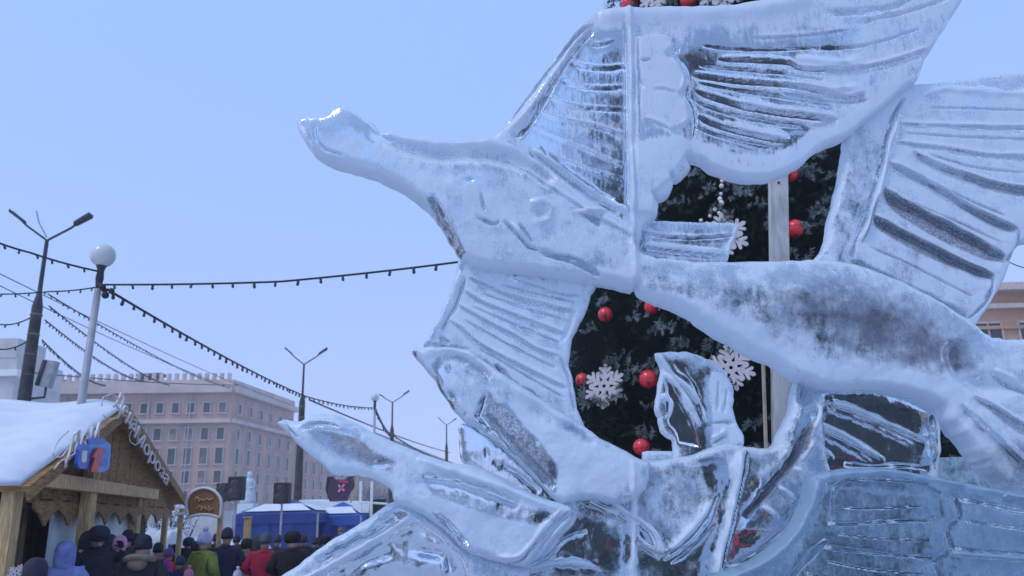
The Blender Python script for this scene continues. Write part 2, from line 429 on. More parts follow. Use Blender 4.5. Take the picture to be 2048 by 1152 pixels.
# --- top swan: head, neck, body, tail
swan = relief('swan', ICE_T, [
    (598,254),(606,245),(630,243),(655,243),(668,230),(688,222),(710,227),(735,246),(765,266),(805,279),(850,288),(900,292),(950,290),(985,285),
    (1015,294),(1055,314),(1105,348),(1155,388),(1210,425),(1262,458),(1272,500),(1300,518),(1370,526),(1452,529),(1540,527),(1625,525),(1700,535),
    (1760,556),(1810,580),(1860,606),(1905,633),(1938,655),(1950,668),(1972,677),(2005,682),(2060,680),(2120,680),(2120,950),(2062,955),(2040,972),(2022,985),
    (1998,979),(1981,964),(1950,930),(1926,896),(1898,865),(1874,838),(1870,822),(1848,807),(1811,795),(1773,785),(1723,780),(1676,784),(1636,779),(1597,764),
    (1576,755),(1541,730),(1506,716),(1468,695),(1412,661),(1365,629),(1324,612),(1295,600),(1274,588),(1269,578),(1262,585),(1242,579),(1195,570),(1150,566),
    (1060,552),(960,540),(922,520),(905,495),(886,465),(865,433),(842,410),(808,387),(762,362),(722,348),(680,337),(640,318),(616,294),(603,272)],
    4.95, .15, .10, 95, [
    ('fr', [(600,245),(690,225),(740,250),(790,290),(740,305),(660,285),(640,300),(610,280)], 14, .42),
    ('g', [(641,268),(640,290),(648,306),(662,316),(697,327)], 4, .03, -.5),
    ('g', [(745,266),(790,296),(840,318),(890,326),(960,326),(1040,340),(1110,378)], 13, .03, -.12),
    ('r', [(760,262),(850,292),(960,296),(1040,318)], 14, .02, .2),
    ('fr', [(858,410),(872,408),(905,455),(935,515),(922,522),(885,468)], 9, .05),
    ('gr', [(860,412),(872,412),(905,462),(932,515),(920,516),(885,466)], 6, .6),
    ('g', [(868,412),(890,450),(912,490),(928,515)], 7, .02, -.2),
    ('bu', (941,380), 9, 5, -.02, -.5), ('g', [(964,404),(967,420),(971,440)], 3.5, .022, -.5),
    ('g', [(956,451),(975,459),(990,464),(1000,457)], 4, .03, -.6), ('g', [(1008,457),(1028,478),(1043,494),(1056,508),(1076,513)], 5, .035, -.7),
    ('r', [(1024,462),(1048,490),(1068,508)], 5, .02, .3), ('g', [(1037,462),(1055,485),(1066,500)], 3.5, .02, -.5),
    ('r', [(1060,440),(1070,424),(1088,422),(1100,436),(1096,456),(1080,462),(1066,452)], 6, .02, -.1), ('bu', (1078,444), 11, 9, -.02, -.25),
    ('r', [(1145,438),(1185,435),(1228,429)], 4, .02, .3), ('po', [(1152,440),(1206,438),(1196,472),(1178,460)], 6, -.03, -.5),
    ('g', [(1074,512),(1110,526),(1150,540),(1200,562)], 6, .025, -.25), ('g', [(1100,525),(1140,528),(1175,545),(1195,560)], 5, .015, -.5),
    ('st', [(1010,330),(1070,365),(1130,408),(1200,450),(1262,485)], 30, .018, -.05),
    ('fr', [(1275,545),(1400,540),(1520,545),(1640,545),(1760,580),(1860,620),(1930,665),(1935,730),(1890,760),(1840,735),(1780,745),(1700,720),(1560,660),(1420,615),(1290,585)], 34, .60),
    ('fr', [(1300,605),(1420,635),(1540,690),(1660,735),(1760,755),(1870,770),(1960,800),(1960,905),(1900,860),(1850,800),(1720,775),(1620,765),(1520,715),(1400,645)], 30, 1.12),
    ('fr', [(1870,690),(1925,680),(1930,750),(1890,755)], 26, .5),
    ('fr', [(1985,905),(2060,905),(2050,975),(2000,970)], 18, .25),
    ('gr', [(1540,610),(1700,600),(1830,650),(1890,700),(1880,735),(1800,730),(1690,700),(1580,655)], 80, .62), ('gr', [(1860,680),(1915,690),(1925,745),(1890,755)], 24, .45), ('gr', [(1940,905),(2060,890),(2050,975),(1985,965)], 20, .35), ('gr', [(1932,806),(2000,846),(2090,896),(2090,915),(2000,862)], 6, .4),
    ('bu', (1620,620), 230, 60, .07), ('g', [(1880,690),(1890,740),(1930,775),(2048,780)], 16, .03, -.05),
    ('st', [(1923,796),(1950,812),(2000,842),(2090,890)], 14, .05, -.55), ('st', [(1902,812),(1925,842),(1965,878),(2000,912),(2040,950)], 15, .05, -.6),
    ('r', [(1962,746),(2000,768),(2090,815)], 6, .03, .5), ('g', [(1955,752),(1995,776),(2090,828)], 6, .03, -.35),
    ('r', [(1912,826),(1960,868),(2025,935)], 7, .02, .4), ('r', [(1262,440),(1264,520),(1266,586)], 6, .02, .4),
    ('bu', (680,262), 60, 26, .02), ('bu', (900,400), 120, 70, .03),
    ], .84, ICE, rim=.35, seed=3, noise=.016)

# --- raised wing
relief('wing', swan, [
    (965,300),(985,281),(1012,255),(1058,192),(1108,126),(1138,82),(1160,52),(1190,31),(1225,25),(1300,24),(1380,22),(1450,18),(1520,9),(1580,-1),(1640,-14),(1935,-18),
    (1923,2),(1888,58),(1850,118),(1829,166),(1800,188),(1760,222),(1722,252),(1687,279),(1637,300),(1590,338),(1540,360),(1493,361),(1452,351),(1423,341),(1399,325),(1371,320),
    (1379,338),(1366,357),(1348,361),(1339,356),(1345,375),(1333,395),(1315,401),(1304,396),(1316,414),(1313,436),(1300,443),(1285,460),(1275,545),(1190,470),(1080,380),(1000,320)],
    5.03, .085, .11, 60, [
    ('fr', [(1070,190),(1150,85),(1255,75),(1255,430),(1190,400),(1090,320),(1040,290)], 18, .36),
    ('fr', [(1120,230),(1200,210),(1245,260),(1230,330),(1140,300)], 40, .62),
    ('g', [(986,280),(1020,250),(1072,182),(1100,147),(1135,103),(1163,72),(1188,62)], 4.5, .030, -.5),
    ('r', [(1012,278),(1050,240),(1090,185),(1130,130),(1168,80)], 9, .03, .35),
    ('g', [(1032,288),(1060,262),(1088,214),(1115,166),(1150,112),(1182,74)], 4.5, .03, -.45),
    ('st', [(1178,102),(1205,100),(1228,93)], 8, .02, -.1), ('st', [(1140,136),(1175,146),(1215,148),(1254,142)], 10, .03, -.2), ('st', [(1120,168),(1170,186),(1250,186)], 10, .025, -.2),
    ('st', [(1092,203),(1125,218),(1180,226),(1254,232)], 12, .025, -.15), ('st', [(1072,234),(1120,248),(1190,262),(1252,282)], 12, .025, -.15),
    ('st', [(1056,262),(1110,285),(1180,315),(1250,345)], 14, .022, -.12), ('st', [(1060,300),(1120,328),(1190,352),(1250,372)], 14, .02, -.1),
    ('r', [(1065,306),(1118,345),(1180,392),(1252,434)], 4.5, .03, .35), ('g', [(1080,306),(1130,345),(1190,388),(1225,410)], 4, .028, -.6), ('g', [(1058,314),(1110,352),(1170,398),(1235,436)], 4.5, .025, -.4),
    ('r', [(1254,24),(1258,120),(1258,250),(1262,380),(1266,540)], 4.5, .035, 1.0),
    ('g', [(1246,60),(1249,180),(1250,300),(1252,420)], 4, .015, -.25), ('g', [(1272,90),(1274,200),(1276,300)], 3.5, .012, -.2),
    ('po', [(1262,86),(1318,80),(1338,97),(1341,112),(1331,124),(1350,140),(1364,168),(1365,190),(1358,203),(1370,222),(1375,246),(1366,264),(1343,276),(1372,292),(1386,322),(1371,322),(1340,370),(1310,400),(1310,440),(1264,440)], 9, .032, .22),
    ('r', [(1320,84),(1336,98),(1338,112),(1330,124)], 4, .018, .5), ('r', [(1334,126),(1352,148),(1362,175),(1356,200)], 4, .018, .5), ('r', [(1358,203),(1370,228),(1370,252),(1345,275)], 4, .018, .5),
    ('g', [(1343,88),(1348,112),(1345,124),(1362,146),(1373,178),(1370,200),(1384,226),(1385,262),(1380,290)], 4.5, .022, -.4),
    ('g', [(1278,138),(1298,135)], 3, .02, -.5), ('g', [(1276,150),(1276,175),(1284,195)], 3, .014, -.3), ('st', [(1300,192),(1322,192),(1350,200)], 8, .016, -.2), ('st', [(1282,250),(1315,262),(1345,278)], 8, .022, -.3),
    ('fr', [(1285,255),(1340,285),(1330,300),(1300,330),(1275,335),(1275,260)], 12, .5),
    ('fr', [(1395,80),(1480,70),(1560,85),(1600,65),(1700,80),(1690,120),(1600,130),(1560,160),(1650,215),(1655,245),(1560,310),(1470,312),(1395,285),(1385,200),(1350,120)], 36, .46),
    ('fr', [(1400,140),(1440,140),(1470,180),(1410,190)], 20, .34), ('fr', [(1600,70),(1690,72),(1700,100),(1620,100)], 16, .3), ('fr', [(1395,80),(1450,75),(1460,110),(1400,115)], 16, .3),
    ('st', [(1430,129),(1500,131),(1572,136),(1592,146),(1640,150),(1720,145),(1790,128),(1848,107)], 11, .040, -.45),
    ('st', [(1376,160),(1480,173),(1590,183),(1668,200),(1692,204),(1722,194)], 18, .040, -.25),
    ('st', [(1384,190),(1460,216),(1530,232),(1600,241),(1668,247)], 22, .045, -.30), ('st', [(1388,240),(1440,263),(1500,278),(1572,293)], 22, .045, -.35),
    ('g', [(1400,105),(1470,112),(1560,112),(1660,106)], 2.6, .015, -.25), ('g', [(1392,145),(1470,152),(1560,160),(1640,172)], 2.6, .015, -.25), ('g', [(1390,176),(1470,192),(1560,208),(1650,222)], 2.6, .015, -.25), ('g', [(1388,215),(1450,238),(1530,256),(1600,266)], 2.6, .018, -.3), ('g', [(1384,262),(1440,285),(1500,300),(1550,308)], 2.6, .018, -.3), ('g', [(1620,112),(1720,104),(1830,70)], 2.6, .015, -.25), ('g', [(1560,200),(1660,214),(1730,212)], 2.6, .015, -.2),
    ('r', [(1440,255),(1500,270),(1570,286)], 6, .02, .6), ('r', [(1470,212),(1540,228),(1660,242)], 6, .018, .5), ('r', [(1580,176),(1650,190),(1720,188)], 6, .018, .5), ('r', [(1580,128),(1650,140),(1720,136)], 7, .02, .4),
    ('g', [(1700,60),(1790,40),(1900,5)], 5, .014, -.1), ('g', [(1640,40),(1760,30),(1860,-10)], 7, .014, -.1), ('st', [(1500,86),(1600,82),(1700,70)], 14, .012, -.05),
    ('fr', [(1390,292),(1470,318),(1560,312),(1600,280),(1680,245),(1760,190),(1820,165),(1700,270),(1590,335),(1500,355),(1420,340)], 14, 1.1),
    ('fr', [(1260,300),(1330,290),(1372,320),(1340,370),(1310,440),(1268,440)], 14, 1.05),
    ('r', [(1195,44),(1300,40),(1420,40),(1540,26),(1620,8)], 18, .03, .25),
    ], .80, ICE_WING, rim=.35, edge=8, seed=5, noise=.009)

# --- far wing on the right, with deep feather cuts
relief('wing', swan, [
    (1700,250),(1690,280),(1684,320),(1669,400),(1656,450),(1646,494),(1620,528),(1660,560),(1760,600),(1860,640),(1937,668),(1948,650),(1976,608),(1994,578),(2008,545),(2020,515),(2040,488),(2120,480),
    (2120,138),(2048,148),(2000,153),(1950,160),(1880,169),(1830,173),(1800,180),(1760,205)],
    5.10, .075, .10, 50, [
    ('fr', [(1700,270),(1770,260),(1740,380),(1690,520),(1640,515),(1670,400)], 20, .66),
    ('g', [(1800,205),(1776,246),(1762,295),(1751,345),(1736,395),(1722,440),(1704,485),(1693,528)], 5, .045, -.6),
    ('r', [(1790,240),(1770,300),(1754,370),(1738,430),(1712,490)], 5, .03, .3), ('g', [(1748,400),(1736,440),(1714,495)], 3, .03, -.5),
    ('st', [(1781,256),(1840,259),(1911,261),(1980,263),(2110,265)], 7, .030, -.55),
    ('st', [(1780,292),(1836,299),(1898,307),(1961,317),(2020,320),(2110,322)], 8, .030, -.5),
    ('st', [(1822,308),(1838,324),(1886,345),(1936,362),(1986,376),(2048,386),(2110,392)], 15, .050, -.55),
    ('st', [(1768,332),(1811,352),(1861,380),(1911,410),(1961,437),(2024,465)], 14, .055, -.6),
    ('st', [(1760,384),(1790,408),(1836,432),(1880,452),(1911,470),(1960,496),(2000,520)], 18, .07, -.95),
    ('st', [(1740,438),(1786,467),(1848,496),(1911,530),(1975,556)], 14, .07, -.95),
    ('gr', [(1760,382),(1790,405),(1836,429),(1911,468),(1998,518),(1996,534),(1940,518),(1870,487),(1800,446),(1764,410)], 5, .68), ('gr', [(1740,437),(1786,466),(1848,495),(1975,555),(1972,564),(1900,542),(1820,508),(1745,462)], 4, .68), ('gr', [(1900,408),(1961,436),(2022,464),(2010,470),(1950,446)], 4, .5), ('gr', [(1900,346),(1986,374),(2110,390),(2110,402),(1980,392)], 5, .45),  # dark of the feather cuts painted in, speckled with grain
    ('g', [(1800,275),(1900,282),(2100,290)], 2.4, .014, -.3), ('g', [(1850,318),(1950,345),(2100,358)], 2.4, .014, -.3), ('g', [(1800,352),(1900,396),(2000,440)], 2.4, .014, -.3), ('g', [(1780,402),(1880,440),(2000,496)], 2.2, .012, -.2), ('g', [(1730,500),(1830,545),(1935,600)], 2.4, .012, -.25), ('g', [(1850,225),(1950,228),(2100,232)], 2.4, .012, -.2),
    ('g', [(2026,466),(2024,500),(2000,530)], 4, .03, -.4), ('g', [(1975,556),(1973,580),(1958,612),(1926,642)], 4.5, .035, -.5),
    ('g', [(1690,527),(1740,545),(1790,570),(1860,602),(1928,642)], 5, .03, -.5),
    ('r', [(1831,204),(1873,189),(1923,193),(2000,198),(2110,198)], 7, .018, .2), ('fr', [(1850,172),(2000,158),(2110,150),(2110,190),(1900,186)], 10, .6),
    ('fr', [(1700,235),(1800,180),(1790,230),(1740,262)], 16, 1.1), ('bu', (1745,275), 20, 18, .015, .2),
    ], .86, ICE, rim=.25, edge=8, seed=8, noise=.006)

# --- lower wing on the left
relief('wing', swan, [
    (925,514),(906,566),(876,640),(847,692),(900,715),(980,770),(1080,850),(1150,900),(1180,872),(1166,846),(1157,822),(1151,792),(1145,762),(1138,727),(1145,680),(1160,648),(1168,632),(1183,592),(1195,570),
    (1240,575),(1262,545),(1200,505),(1100,490),(1000,490)],
    5.02, .075, .09, 45, [
    ('g', [(932,560),(922,590),(912,620),(900,638),(884,666)], 4, .03, -.5), ('r', [(926,545),(908,592),(886,642),(866,680)], 7, .02, .1), ('fr', [(920,525),(935,530),(900,620),(868,688),(852,690),(885,625)], 8, .45),
    ('st', [(1018,560),(1075,577),(1125,592),(1165,596)], 9, .022, -.3),
    ('st', [(938,559),(975,575),(1007,590),(1062,606),(1110,618),(1152,627)], 9, .032, -.55), ('st', [(932,585),(960,605),(990,618),(1060,645),(1132,672)], 9, .032, -.55),
    ('st', [(916,613),(947,630),(985,652),(1035,677),(1072,700),(1117,714)], 9, .032, -.55), ('st', [(900,644),(930,663),(947,681),(985,705),(1035,730),(1085,755),(1134,778)], 9, .032, -.5),
    ('g', [(1000,575),(1070,592),(1150,610)], 2.4, .014, -.3), ('g', [(960,590),(1040,618),(1140,648)], 2.4, .014, -.3), ('g', [(945,618),(1020,650),(1120,690)], 2.4, .014, -.3), ('g', [(930,645),(1010,690),(1110,740)], 2.4, .014, -.3), ('g', [(960,700),(1040,748),(1130,800)], 2.4, .014, -.3),
    ('g', [(880,679),(902,692)], 4, .025, -.5), ('g', [(990,733),(1008,750),(1022,765),(1038,774)], 6.5, .045, -1.0), ('g', [(968,724),(992,750),(1016,769),(1036,782)], 4.5, .03, -.6),
    ('g', [(1042,779),(1066,791),(1081,807)], 5, .035, -.8), ('g', [(850,691),(900,698),(945,703)], 4, .02, -.4),
    ('bu', (1030,545), 14, 10, -.02, -.4), ('g', [(1025,525),(1035,548),(1028,560)], 5, .02, -.35), ('g', [(1085,540),(1082,555),(1090,565)], 4, .02, -.4),
    ('g', [(1118,715),(1136,760),(1142,800),(1150,830)], 4, .012, -.15), ('bu', (1118,832), 7, 4, -.02, -.6), ('g', [(1150,600),(1140,650),(1122,690)], 6, .01, .3),
    ], .84, ICE, rim=.35, edge=8, seed=12, noise=.007)
# --- short tail plume under the raised wing
relief('tail_plume', swan, [(1262,452),(1300,443),(1380,446),(1472,449),(1477,455),(1464,492),(1452,530),(1380,535),(1270,535)], 5.07, .06, .07, 24, [
    ('st', [(1284,468),(1330,477),(1400,479),(1468,473)], 9, .03, -.35), ('st', [(1278,496),(1330,504),(1400,511),(1456,516)], 9, .032, -.5), ('g', [(1276,462),(1277,500)], 5, .03, -.7),
    ('r', [(1290,491),(1350,499),(1455,508)], 4, .015, .5), ('r', [(1474,455),(1462,490),(1452,525)], 5, .015, .6)], .55, ICE_WING, edge=8, seed=14, noise=.006)

# --- second swan, head in front of the lower wing
swan2 = relief('swan', ICE_T, [
    (824,707),(829,697),(865,695),(940,701),(968,722),(1010,750),(1060,785),(1110,818),(1160,846),(1198,876),(1242,897),(1272,916),(1300,924),(1290,980),(1240,1010),(1170,1000),(1120,1010),
    (1095,985),(1050,938),(1000,890),(962,858),(932,846),(914,828),(886,790),(865,755),(840,727)],
    4.88, .12, .10, 60, [
    ('bu', (900,744), 5, 6, -.03, -.9), ('fr', [(866,735),(882,720),(890,745),(892,790),(912,820),(905,825),(880,785)], 9, .05), ('bu', (905,800), 9, 12, -.015, -.5),
    ('bu', (832,712), 6, 8, -.012, -.6), ('g', [(884,722),(915,718),(950,735),(985,762)], 8, .02, -.25), ('r', [(850,702),(930,712),(985,745),(1060,800),(1140,855)], 14, .03, .2),
    ('fr', [(978,788),(965,820),(952,842),(1000,880),(1060,938),(1106,982),(1112,935),(1085,900),(1070,880),(1035,840),(1010,815),(990,812)], 10, .08),
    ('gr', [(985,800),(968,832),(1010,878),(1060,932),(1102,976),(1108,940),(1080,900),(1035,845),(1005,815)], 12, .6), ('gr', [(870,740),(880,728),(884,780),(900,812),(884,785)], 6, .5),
    ('g', [(980,790),(962,835),(1010,885),(1060,935),(1105,980)], 10, .03, -.1), ('r', [(945,850),(1000,890),(1055,942),(1098,985)], 3.5, .03, .8),
    ('fr', [(1040,830),(1120,860),(1200,900),(1260,930),(1240,990),(1130,990),(1110,920)], 20, 1.1), ('g', [(1060,815),(1120,850),(1190,890)], 12, .014, -.15),
    ('bu', (932,832), 5, 5, -.02, -.6), ('g', [(930,845),(950,858),(968,866),(985,860)], 5, .03, -.5), ('r', [(1262,920),(1262,1000)], 6, .02, .5),
    ], .80, ICE, rim=.4, seed=21, noise=.014, nscale=45)
relief('wing', swan2, [(916,852),(928,846),(962,858),(1010,892),(1060,935),(1105,980),(1140,1010),(1090,1010),(1020,978),(960,948),(925,925),(918,890)], 4.93, .035, .05, 18, [
    ('bu', (960,905), 30, 20, .02, .3), ('g', [(938,850),(970,868),(1000,890)], 4, .02, -.3), ('bu', (974,906), 4, 9, -.02, -.5), ('g', [(985,925),(1030,945),(1080,985)], 8, .02, -.3)], .22, ICE, rim=.35, seed=23)

# --- third swan, lowest head
swan3 = relief('swan', ICE_T, [
    (556,846),(575,841),(603,843),(637,828),(660,829),(684,834),(716,849),(783,882),(833,902),(892,924),(951,932),(1010,960),(1070,990),(1138,1012),(1145,1024),(1118,1052),(1097,1080),(1066,1122),(1050,1133),
    (1009,1127),(957,1108),(927,1097),(892,1062),(848,1032),(819,1017),(790,1003),(783,982),(766,969),(740,956),(704,950),(668,950),(640,926),(599,890),(570,862)],
    4.72, .13, .11, 55, [
    ('fr', [(620,860),(660,845),(710,870),(760,905),(800,925),(790,945),(730,930),(670,905)], 16, .42), ('g', [(612,862),(650,852),(690,860)], 7, .015, -.3),
    ('bu', (770,930), 22, 10, -.015, -.4), ('fr', [(605,880),(660,910),(720,935),(780,960),(700,945),(650,925)], 10, 1.15),
    ('fr', [(850,955),(920,960),(990,990),(1060,1015),(1120,1030),(1100,1050),(1000,1040),(930,1010),(870,985)], 14, .38), ('g', [(850,955),(905,962),(975,985),(1040,1010)], 8, .025, -.45),
    ('fr', [(885,1000),(960,1025),(1060,1050),(1090,1070),(1050,1115),(960,1090),(900,1040)], 14, 1.05), ('r', [(840,915),(920,945),(1010,975),(1120,1018)], 10, .03, .3),
    ('fr', [(870,1025),(900,1040),(935,1085),(950,1105),(925,1090),(885,1050)], 8, .12), ('g', [(880,1030),(910,1060),(940,1092)], 6, .03, -.3),
    ('g', [(1000,1128),(1040,1120),(1060,1098),(1100,1055),(1135,1022)], 4.5, .035, -.6), ('r', [(990,1112),(1040,1108),(1090,1050),(1128,1012)], 6, .02, .3),
    ('g', [(575,842),(590,862),(610,880)], 5, .014, -.3), ('bu', (665,868), 60, 25, .03), ('bu', (950,1000), 110, 40, .03)],
    .86, ICE, rim=.3, seed=31, noise=.014, nscale=45)

# --- carved block at the lower left that carries the third swan
relief('block', ICE_T, [(540,1178),(600,1128),(660,1082),(722,1046),(790,1002),(830,1016),(872,1046),(905,1075),(930,1100),(965,1112),(1010,1126),(1060,1136),(1075,1275),(540,1275)], 4.80, .10, .14, 40, [
    ('r', [(560,1190),(657,1134),(739,1087),(827,1034)], 5, .035, .8), ('po', [(830,1042),(740,1096),(660,1142),(620,1195),(960,1195),(930,1110),(895,1075),(860,1050)], 12, -.045, -.52),
    ('g', [(640,1128),(700,1092),(760,1062),(800,1035)], 8, .03, -.45), ('fr', [(770,1030),(800,1012),(825,1025),(790,1055),(750,1075),(740,1065)], 9, .12), ('r', [(848,1030),(890,1060),(928,1098)], 5, .03, .8),
    ('bu', (760,1120), 60, 30, .03, .12), ('bu', (850,1130), 40, 24, .025, -.1), ('r', [(890,1105),(888,1150)], 4, .02, .6), ('g', [(700,1150),(740,1120),(790,1105)], 9, .02, -.2), ('g', [(820,1100),(880,1110),(910,1140)], 9, .02, -.2),
    ], .66, ICE, rim=.5, seed=35, noise=.016, nscale=40)

# --- central block: bodies of the lower swans
block = relief('block', ICE_T, [
    (930,1100),(1010,1127),(1050,1131),(1095,1080),(1138,1022),(1120,995),(1155,975),(1172,955),(1205,938),(1240,905),(1272,915),(1300,921),(1345,917),(1395,907),(1440,889),(1490,894),(1530,897),(1548,890),(1558,868),(1577,828),(1592,766),(1600,740),
    (1652,745),(1642,778),(1640,850),(1650,920),(1660,960),(1645,1010),(1610,1080),(1570,1275),(920,1275)],
    4.985, .12, .14, 50, [
    ('po', [(1585,735),(1660,735),(1652,805),(1605,835),(1578,800)], 25, -.13),
    ('po', [(1150,980),(1170,958),(1204,949),(1240,958),(1258,975),(1260,1034),(1216,1002),(1166,1002)], 10, -.05, -.6), ('bu', (1185,985), 12, 12, .02, .5), ('g', [(1205,955),(1212,980),(1220,1000)], 4, .025, .4),
    ('g', [(1158,1000),(1195,1014),(1225,1030),(1248,1046)], 6.5, .045, -1.0), ('r', [(1180,990),(1210,999),(1260,1032),(1300,1064),(1318,1110)], 4, .025, .7),
    ('po', [(1268,1036),(1300,1066),(1312,1105),(1270,1075)], 7, -.03, -.55),
    ('g', [(1263,1080),(1290,1100),(1316,1117)], 4.5, .03, -.7), ('g', [(1320,1118),(1350,1098),(1378,1076),(1402,1045),(1418,1012),(1425,988)], 5.5, .045, -.85), ('r', [(1318,1106),(1345,1085),(1385,1045),(1412,998)], 8, .03, .5),
    ('g', [(1334,1126),(1362,1110),(1384,1090),(1405,1068),(1420,1045)], 4, .03, -.6), ('fr', [(1330,950),(1400,940),(1410,1000),(1370,1050),(1310,1070),(1290,1020)], 22, .70), ('fr', [(1395,920),(1440,915),(1455,960),(1430,990),(1400,960)], 14, .32),
    ('r', [(1471,900),(1466,945),(1462,978),(1445,1049),(1424,1135),(1418,1190)], 8, .045, .8), ('g', [(1484,905),(1478,950),(1472,985),(1456,1050),(1432,1140)], 5, .035, -.8),
    ('fr', [(1480,1060),(1530,1030),(1590,990),(1600,1030),(1560,1080),(1500,1120),(1450,1130),(1462,1080)], 14, .12), ('fr', [(1480,905),(1550,900),(1580,880),(1540,960),(1500,1010),(1475,1030)], 10, .45),
    ('r', [(1422,1150),(1480,1131),(1539,1096),(1583,1049),(1606,1000),(1621,955)], 8, .05, 1.0), ('g', [(1440,1128),(1480,1116),(1530,1082),(1570,1040),(1595,990)], 5, .03, -.4),
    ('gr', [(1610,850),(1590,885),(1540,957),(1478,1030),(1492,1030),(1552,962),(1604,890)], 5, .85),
    ('g', [(1607,858),(1590,890),(1572,922),(1540,962),(1505,1005),(1478,1034)], 7.5, .06, -1.2), ('r', [(1618,880),(1600,905),(1590,925)], 5, .03, .6), ('r', [(1500,960),(1540,930),(1570,890)], 8, .02, .2),
    ('r', [(1635,783),(1631,815),(1624,842),(1604,874),(1594,900)], 5, .035, 1.0), ('fr', [(1595,775),(1628,790),(1615,850),(1590,880),(1570,870),(1580,830)], 10, .30),
    ('r', [(1576,938),(1588,946),(1598,962)], 3.5, .03, .9), ('r', [(1545,974),(1562,986),(1578,1003)], 3.5, .03, .9), ('g', [(1548,984),(1562,996),(1574,1010)], 4, .03, -.6), ('r', [(1508,1010),(1528,1022),(1546,1038)], 3.5, .02, .5),
    ('g', [(1046,1132),(1080,1096),(1110,1058),(1146,1016)], 4, .03, -.5), ('g', [(1056,1136),(1095,1110),(1125,1080),(1170,1060)], 4.5, .03, -.5), ('r', [(1060,1122),(1100,1085),(1150,1030)], 7, .03, .6),
    ('fr', [(1120,1070),(1170,1040),(1230,1060),(1250,1110),(1200,1150),(1110,1140)], 18, .28), ('r', [(1040,1150),(1090,1128),(1150,1122),(1200,1135)], 7, .03, .7), ('g', [(1000,1145),(1060,1146),(1110,1160)], 5, .03, -.5),
    ('r', [(1262,930),(1262,1190)], 6, .02, .7), ('fr', [(1272,1100),(1400,1110),(1410,1190),(1272,1190)], 24, .40), ('bu', (1205,1100), 50, 40, .04),
    ], .58, ICE, rim=.5, seed=41, noise=.018, nscale=42)
# --- little upright wing in the gap
relief('wing', swan2, [
    (1309,706),(1340,704),(1375,705),(1407,717),(1440,735),(1455,755),(1465,780),(1465,815),(1472,847),(1485,872),(1485,892),(1470,925),(1345,930),(1346,890),(1345,877),(1330,872),(1320,860),(1316,835),(1310,820),(1312,795),(1316,765),(1322,745),(1317,727)],
    5.06, .06, .06, 30, [
    ('po', [(1322,752),(1345,772),(1372,815),(1392,860),(1400,900),(1350,890),(1344,868),(1330,850),(1328,800)], 10, -.03, -.55), ('r', [(1312,709),(1340,752),(1375,780),(1398,812),(1408,850)], 3.5, .03, .8), ('r', [(1324,747),(1358,782),(1378,820),(1396,858)], 3.5, .03, .8),
    ('r', [(1318,800),(1328,792),(1338,808),(1336,830),(1326,840)], 4, .03, .9), ('r', [(1362,790),(1372,812),(1388,830)], 4, .03, .9), ('g', [(1345,725),(1385,770),(1402,830)], 7, .015, -.4),
    ('g', [(1433,765),(1432,795),(1431,825)], 4, .025, -.45), ('g', [(1450,780),(1447,805),(1443,828)], 3.5, .02, -.4), ('g', [(1420,890),(1435,880),(1450,872)], 4, .02, -.5), ('r', [(1418,880),(1450,862)], 5, .02, .6),
    ('fr', [(1415,740),(1450,760),(1465,820),(1480,880),(1420,910),(1415,830)], 12, .95), ('g', [(1415,848),(1445,846),(1466,848)], 4, .015, -.3)], .42, ICE, rim=.75, rimw=6, edge=8, seed=45, step=2.0)
# --- clear feathered wing on the right
relief('wing', swan3, [
    (1597,763),(1640,775),(1676,783),(1723,779),(1773,784),(1811,794),(1848,806),(1872,824),(1874,880),(1874,990),(1780,985),(1680,975),(1640,1000),(1590,1040),(1540,1060),(1480,1060),(1520,980),(1560,920),(1580,860),(1590,800)],
    5.02, .06, .07, 30, [
    ('r', [(1653,804),(1700,820),(1748,840),(1795,862),(1843,885)], 3.6, .030, 1.15), ('r', [(1630,850),(1660,864),(1690,879),(1725,899),(1760,921)], 3.6, .030, 1.15), ('r', [(1608,884),(1635,900),(1660,921)], 3.6, .03, 1.1),
    ('st', [(1648,806),(1700,825),(1748,846),(1795,868),(1843,890)], 20, .03, .32), ('st', [(1628,855),(1660,869),(1690,884),(1760,926)], 18, .03, .32),
    ('r', [(1860,826),(1864,870),(1868,930)], 6, .03, .8), ('g', [(1852,830),(1856,880),(1860,940)], 4, .03, -.3), ('r', [(1636,784),(1629,820),(1603,872)], 4, .03, .9), ('g', [(1645,800),(1640,830),(1615,880)], 4, .03, -.4),
    ('g', [(1680,930),(1740,934),(1800,932),(1850,938)], 7, .03, -.3)], -.08, ICE, rim=.5, rimw=6, edge=8, seed=51, noise=.010, nscale=35)
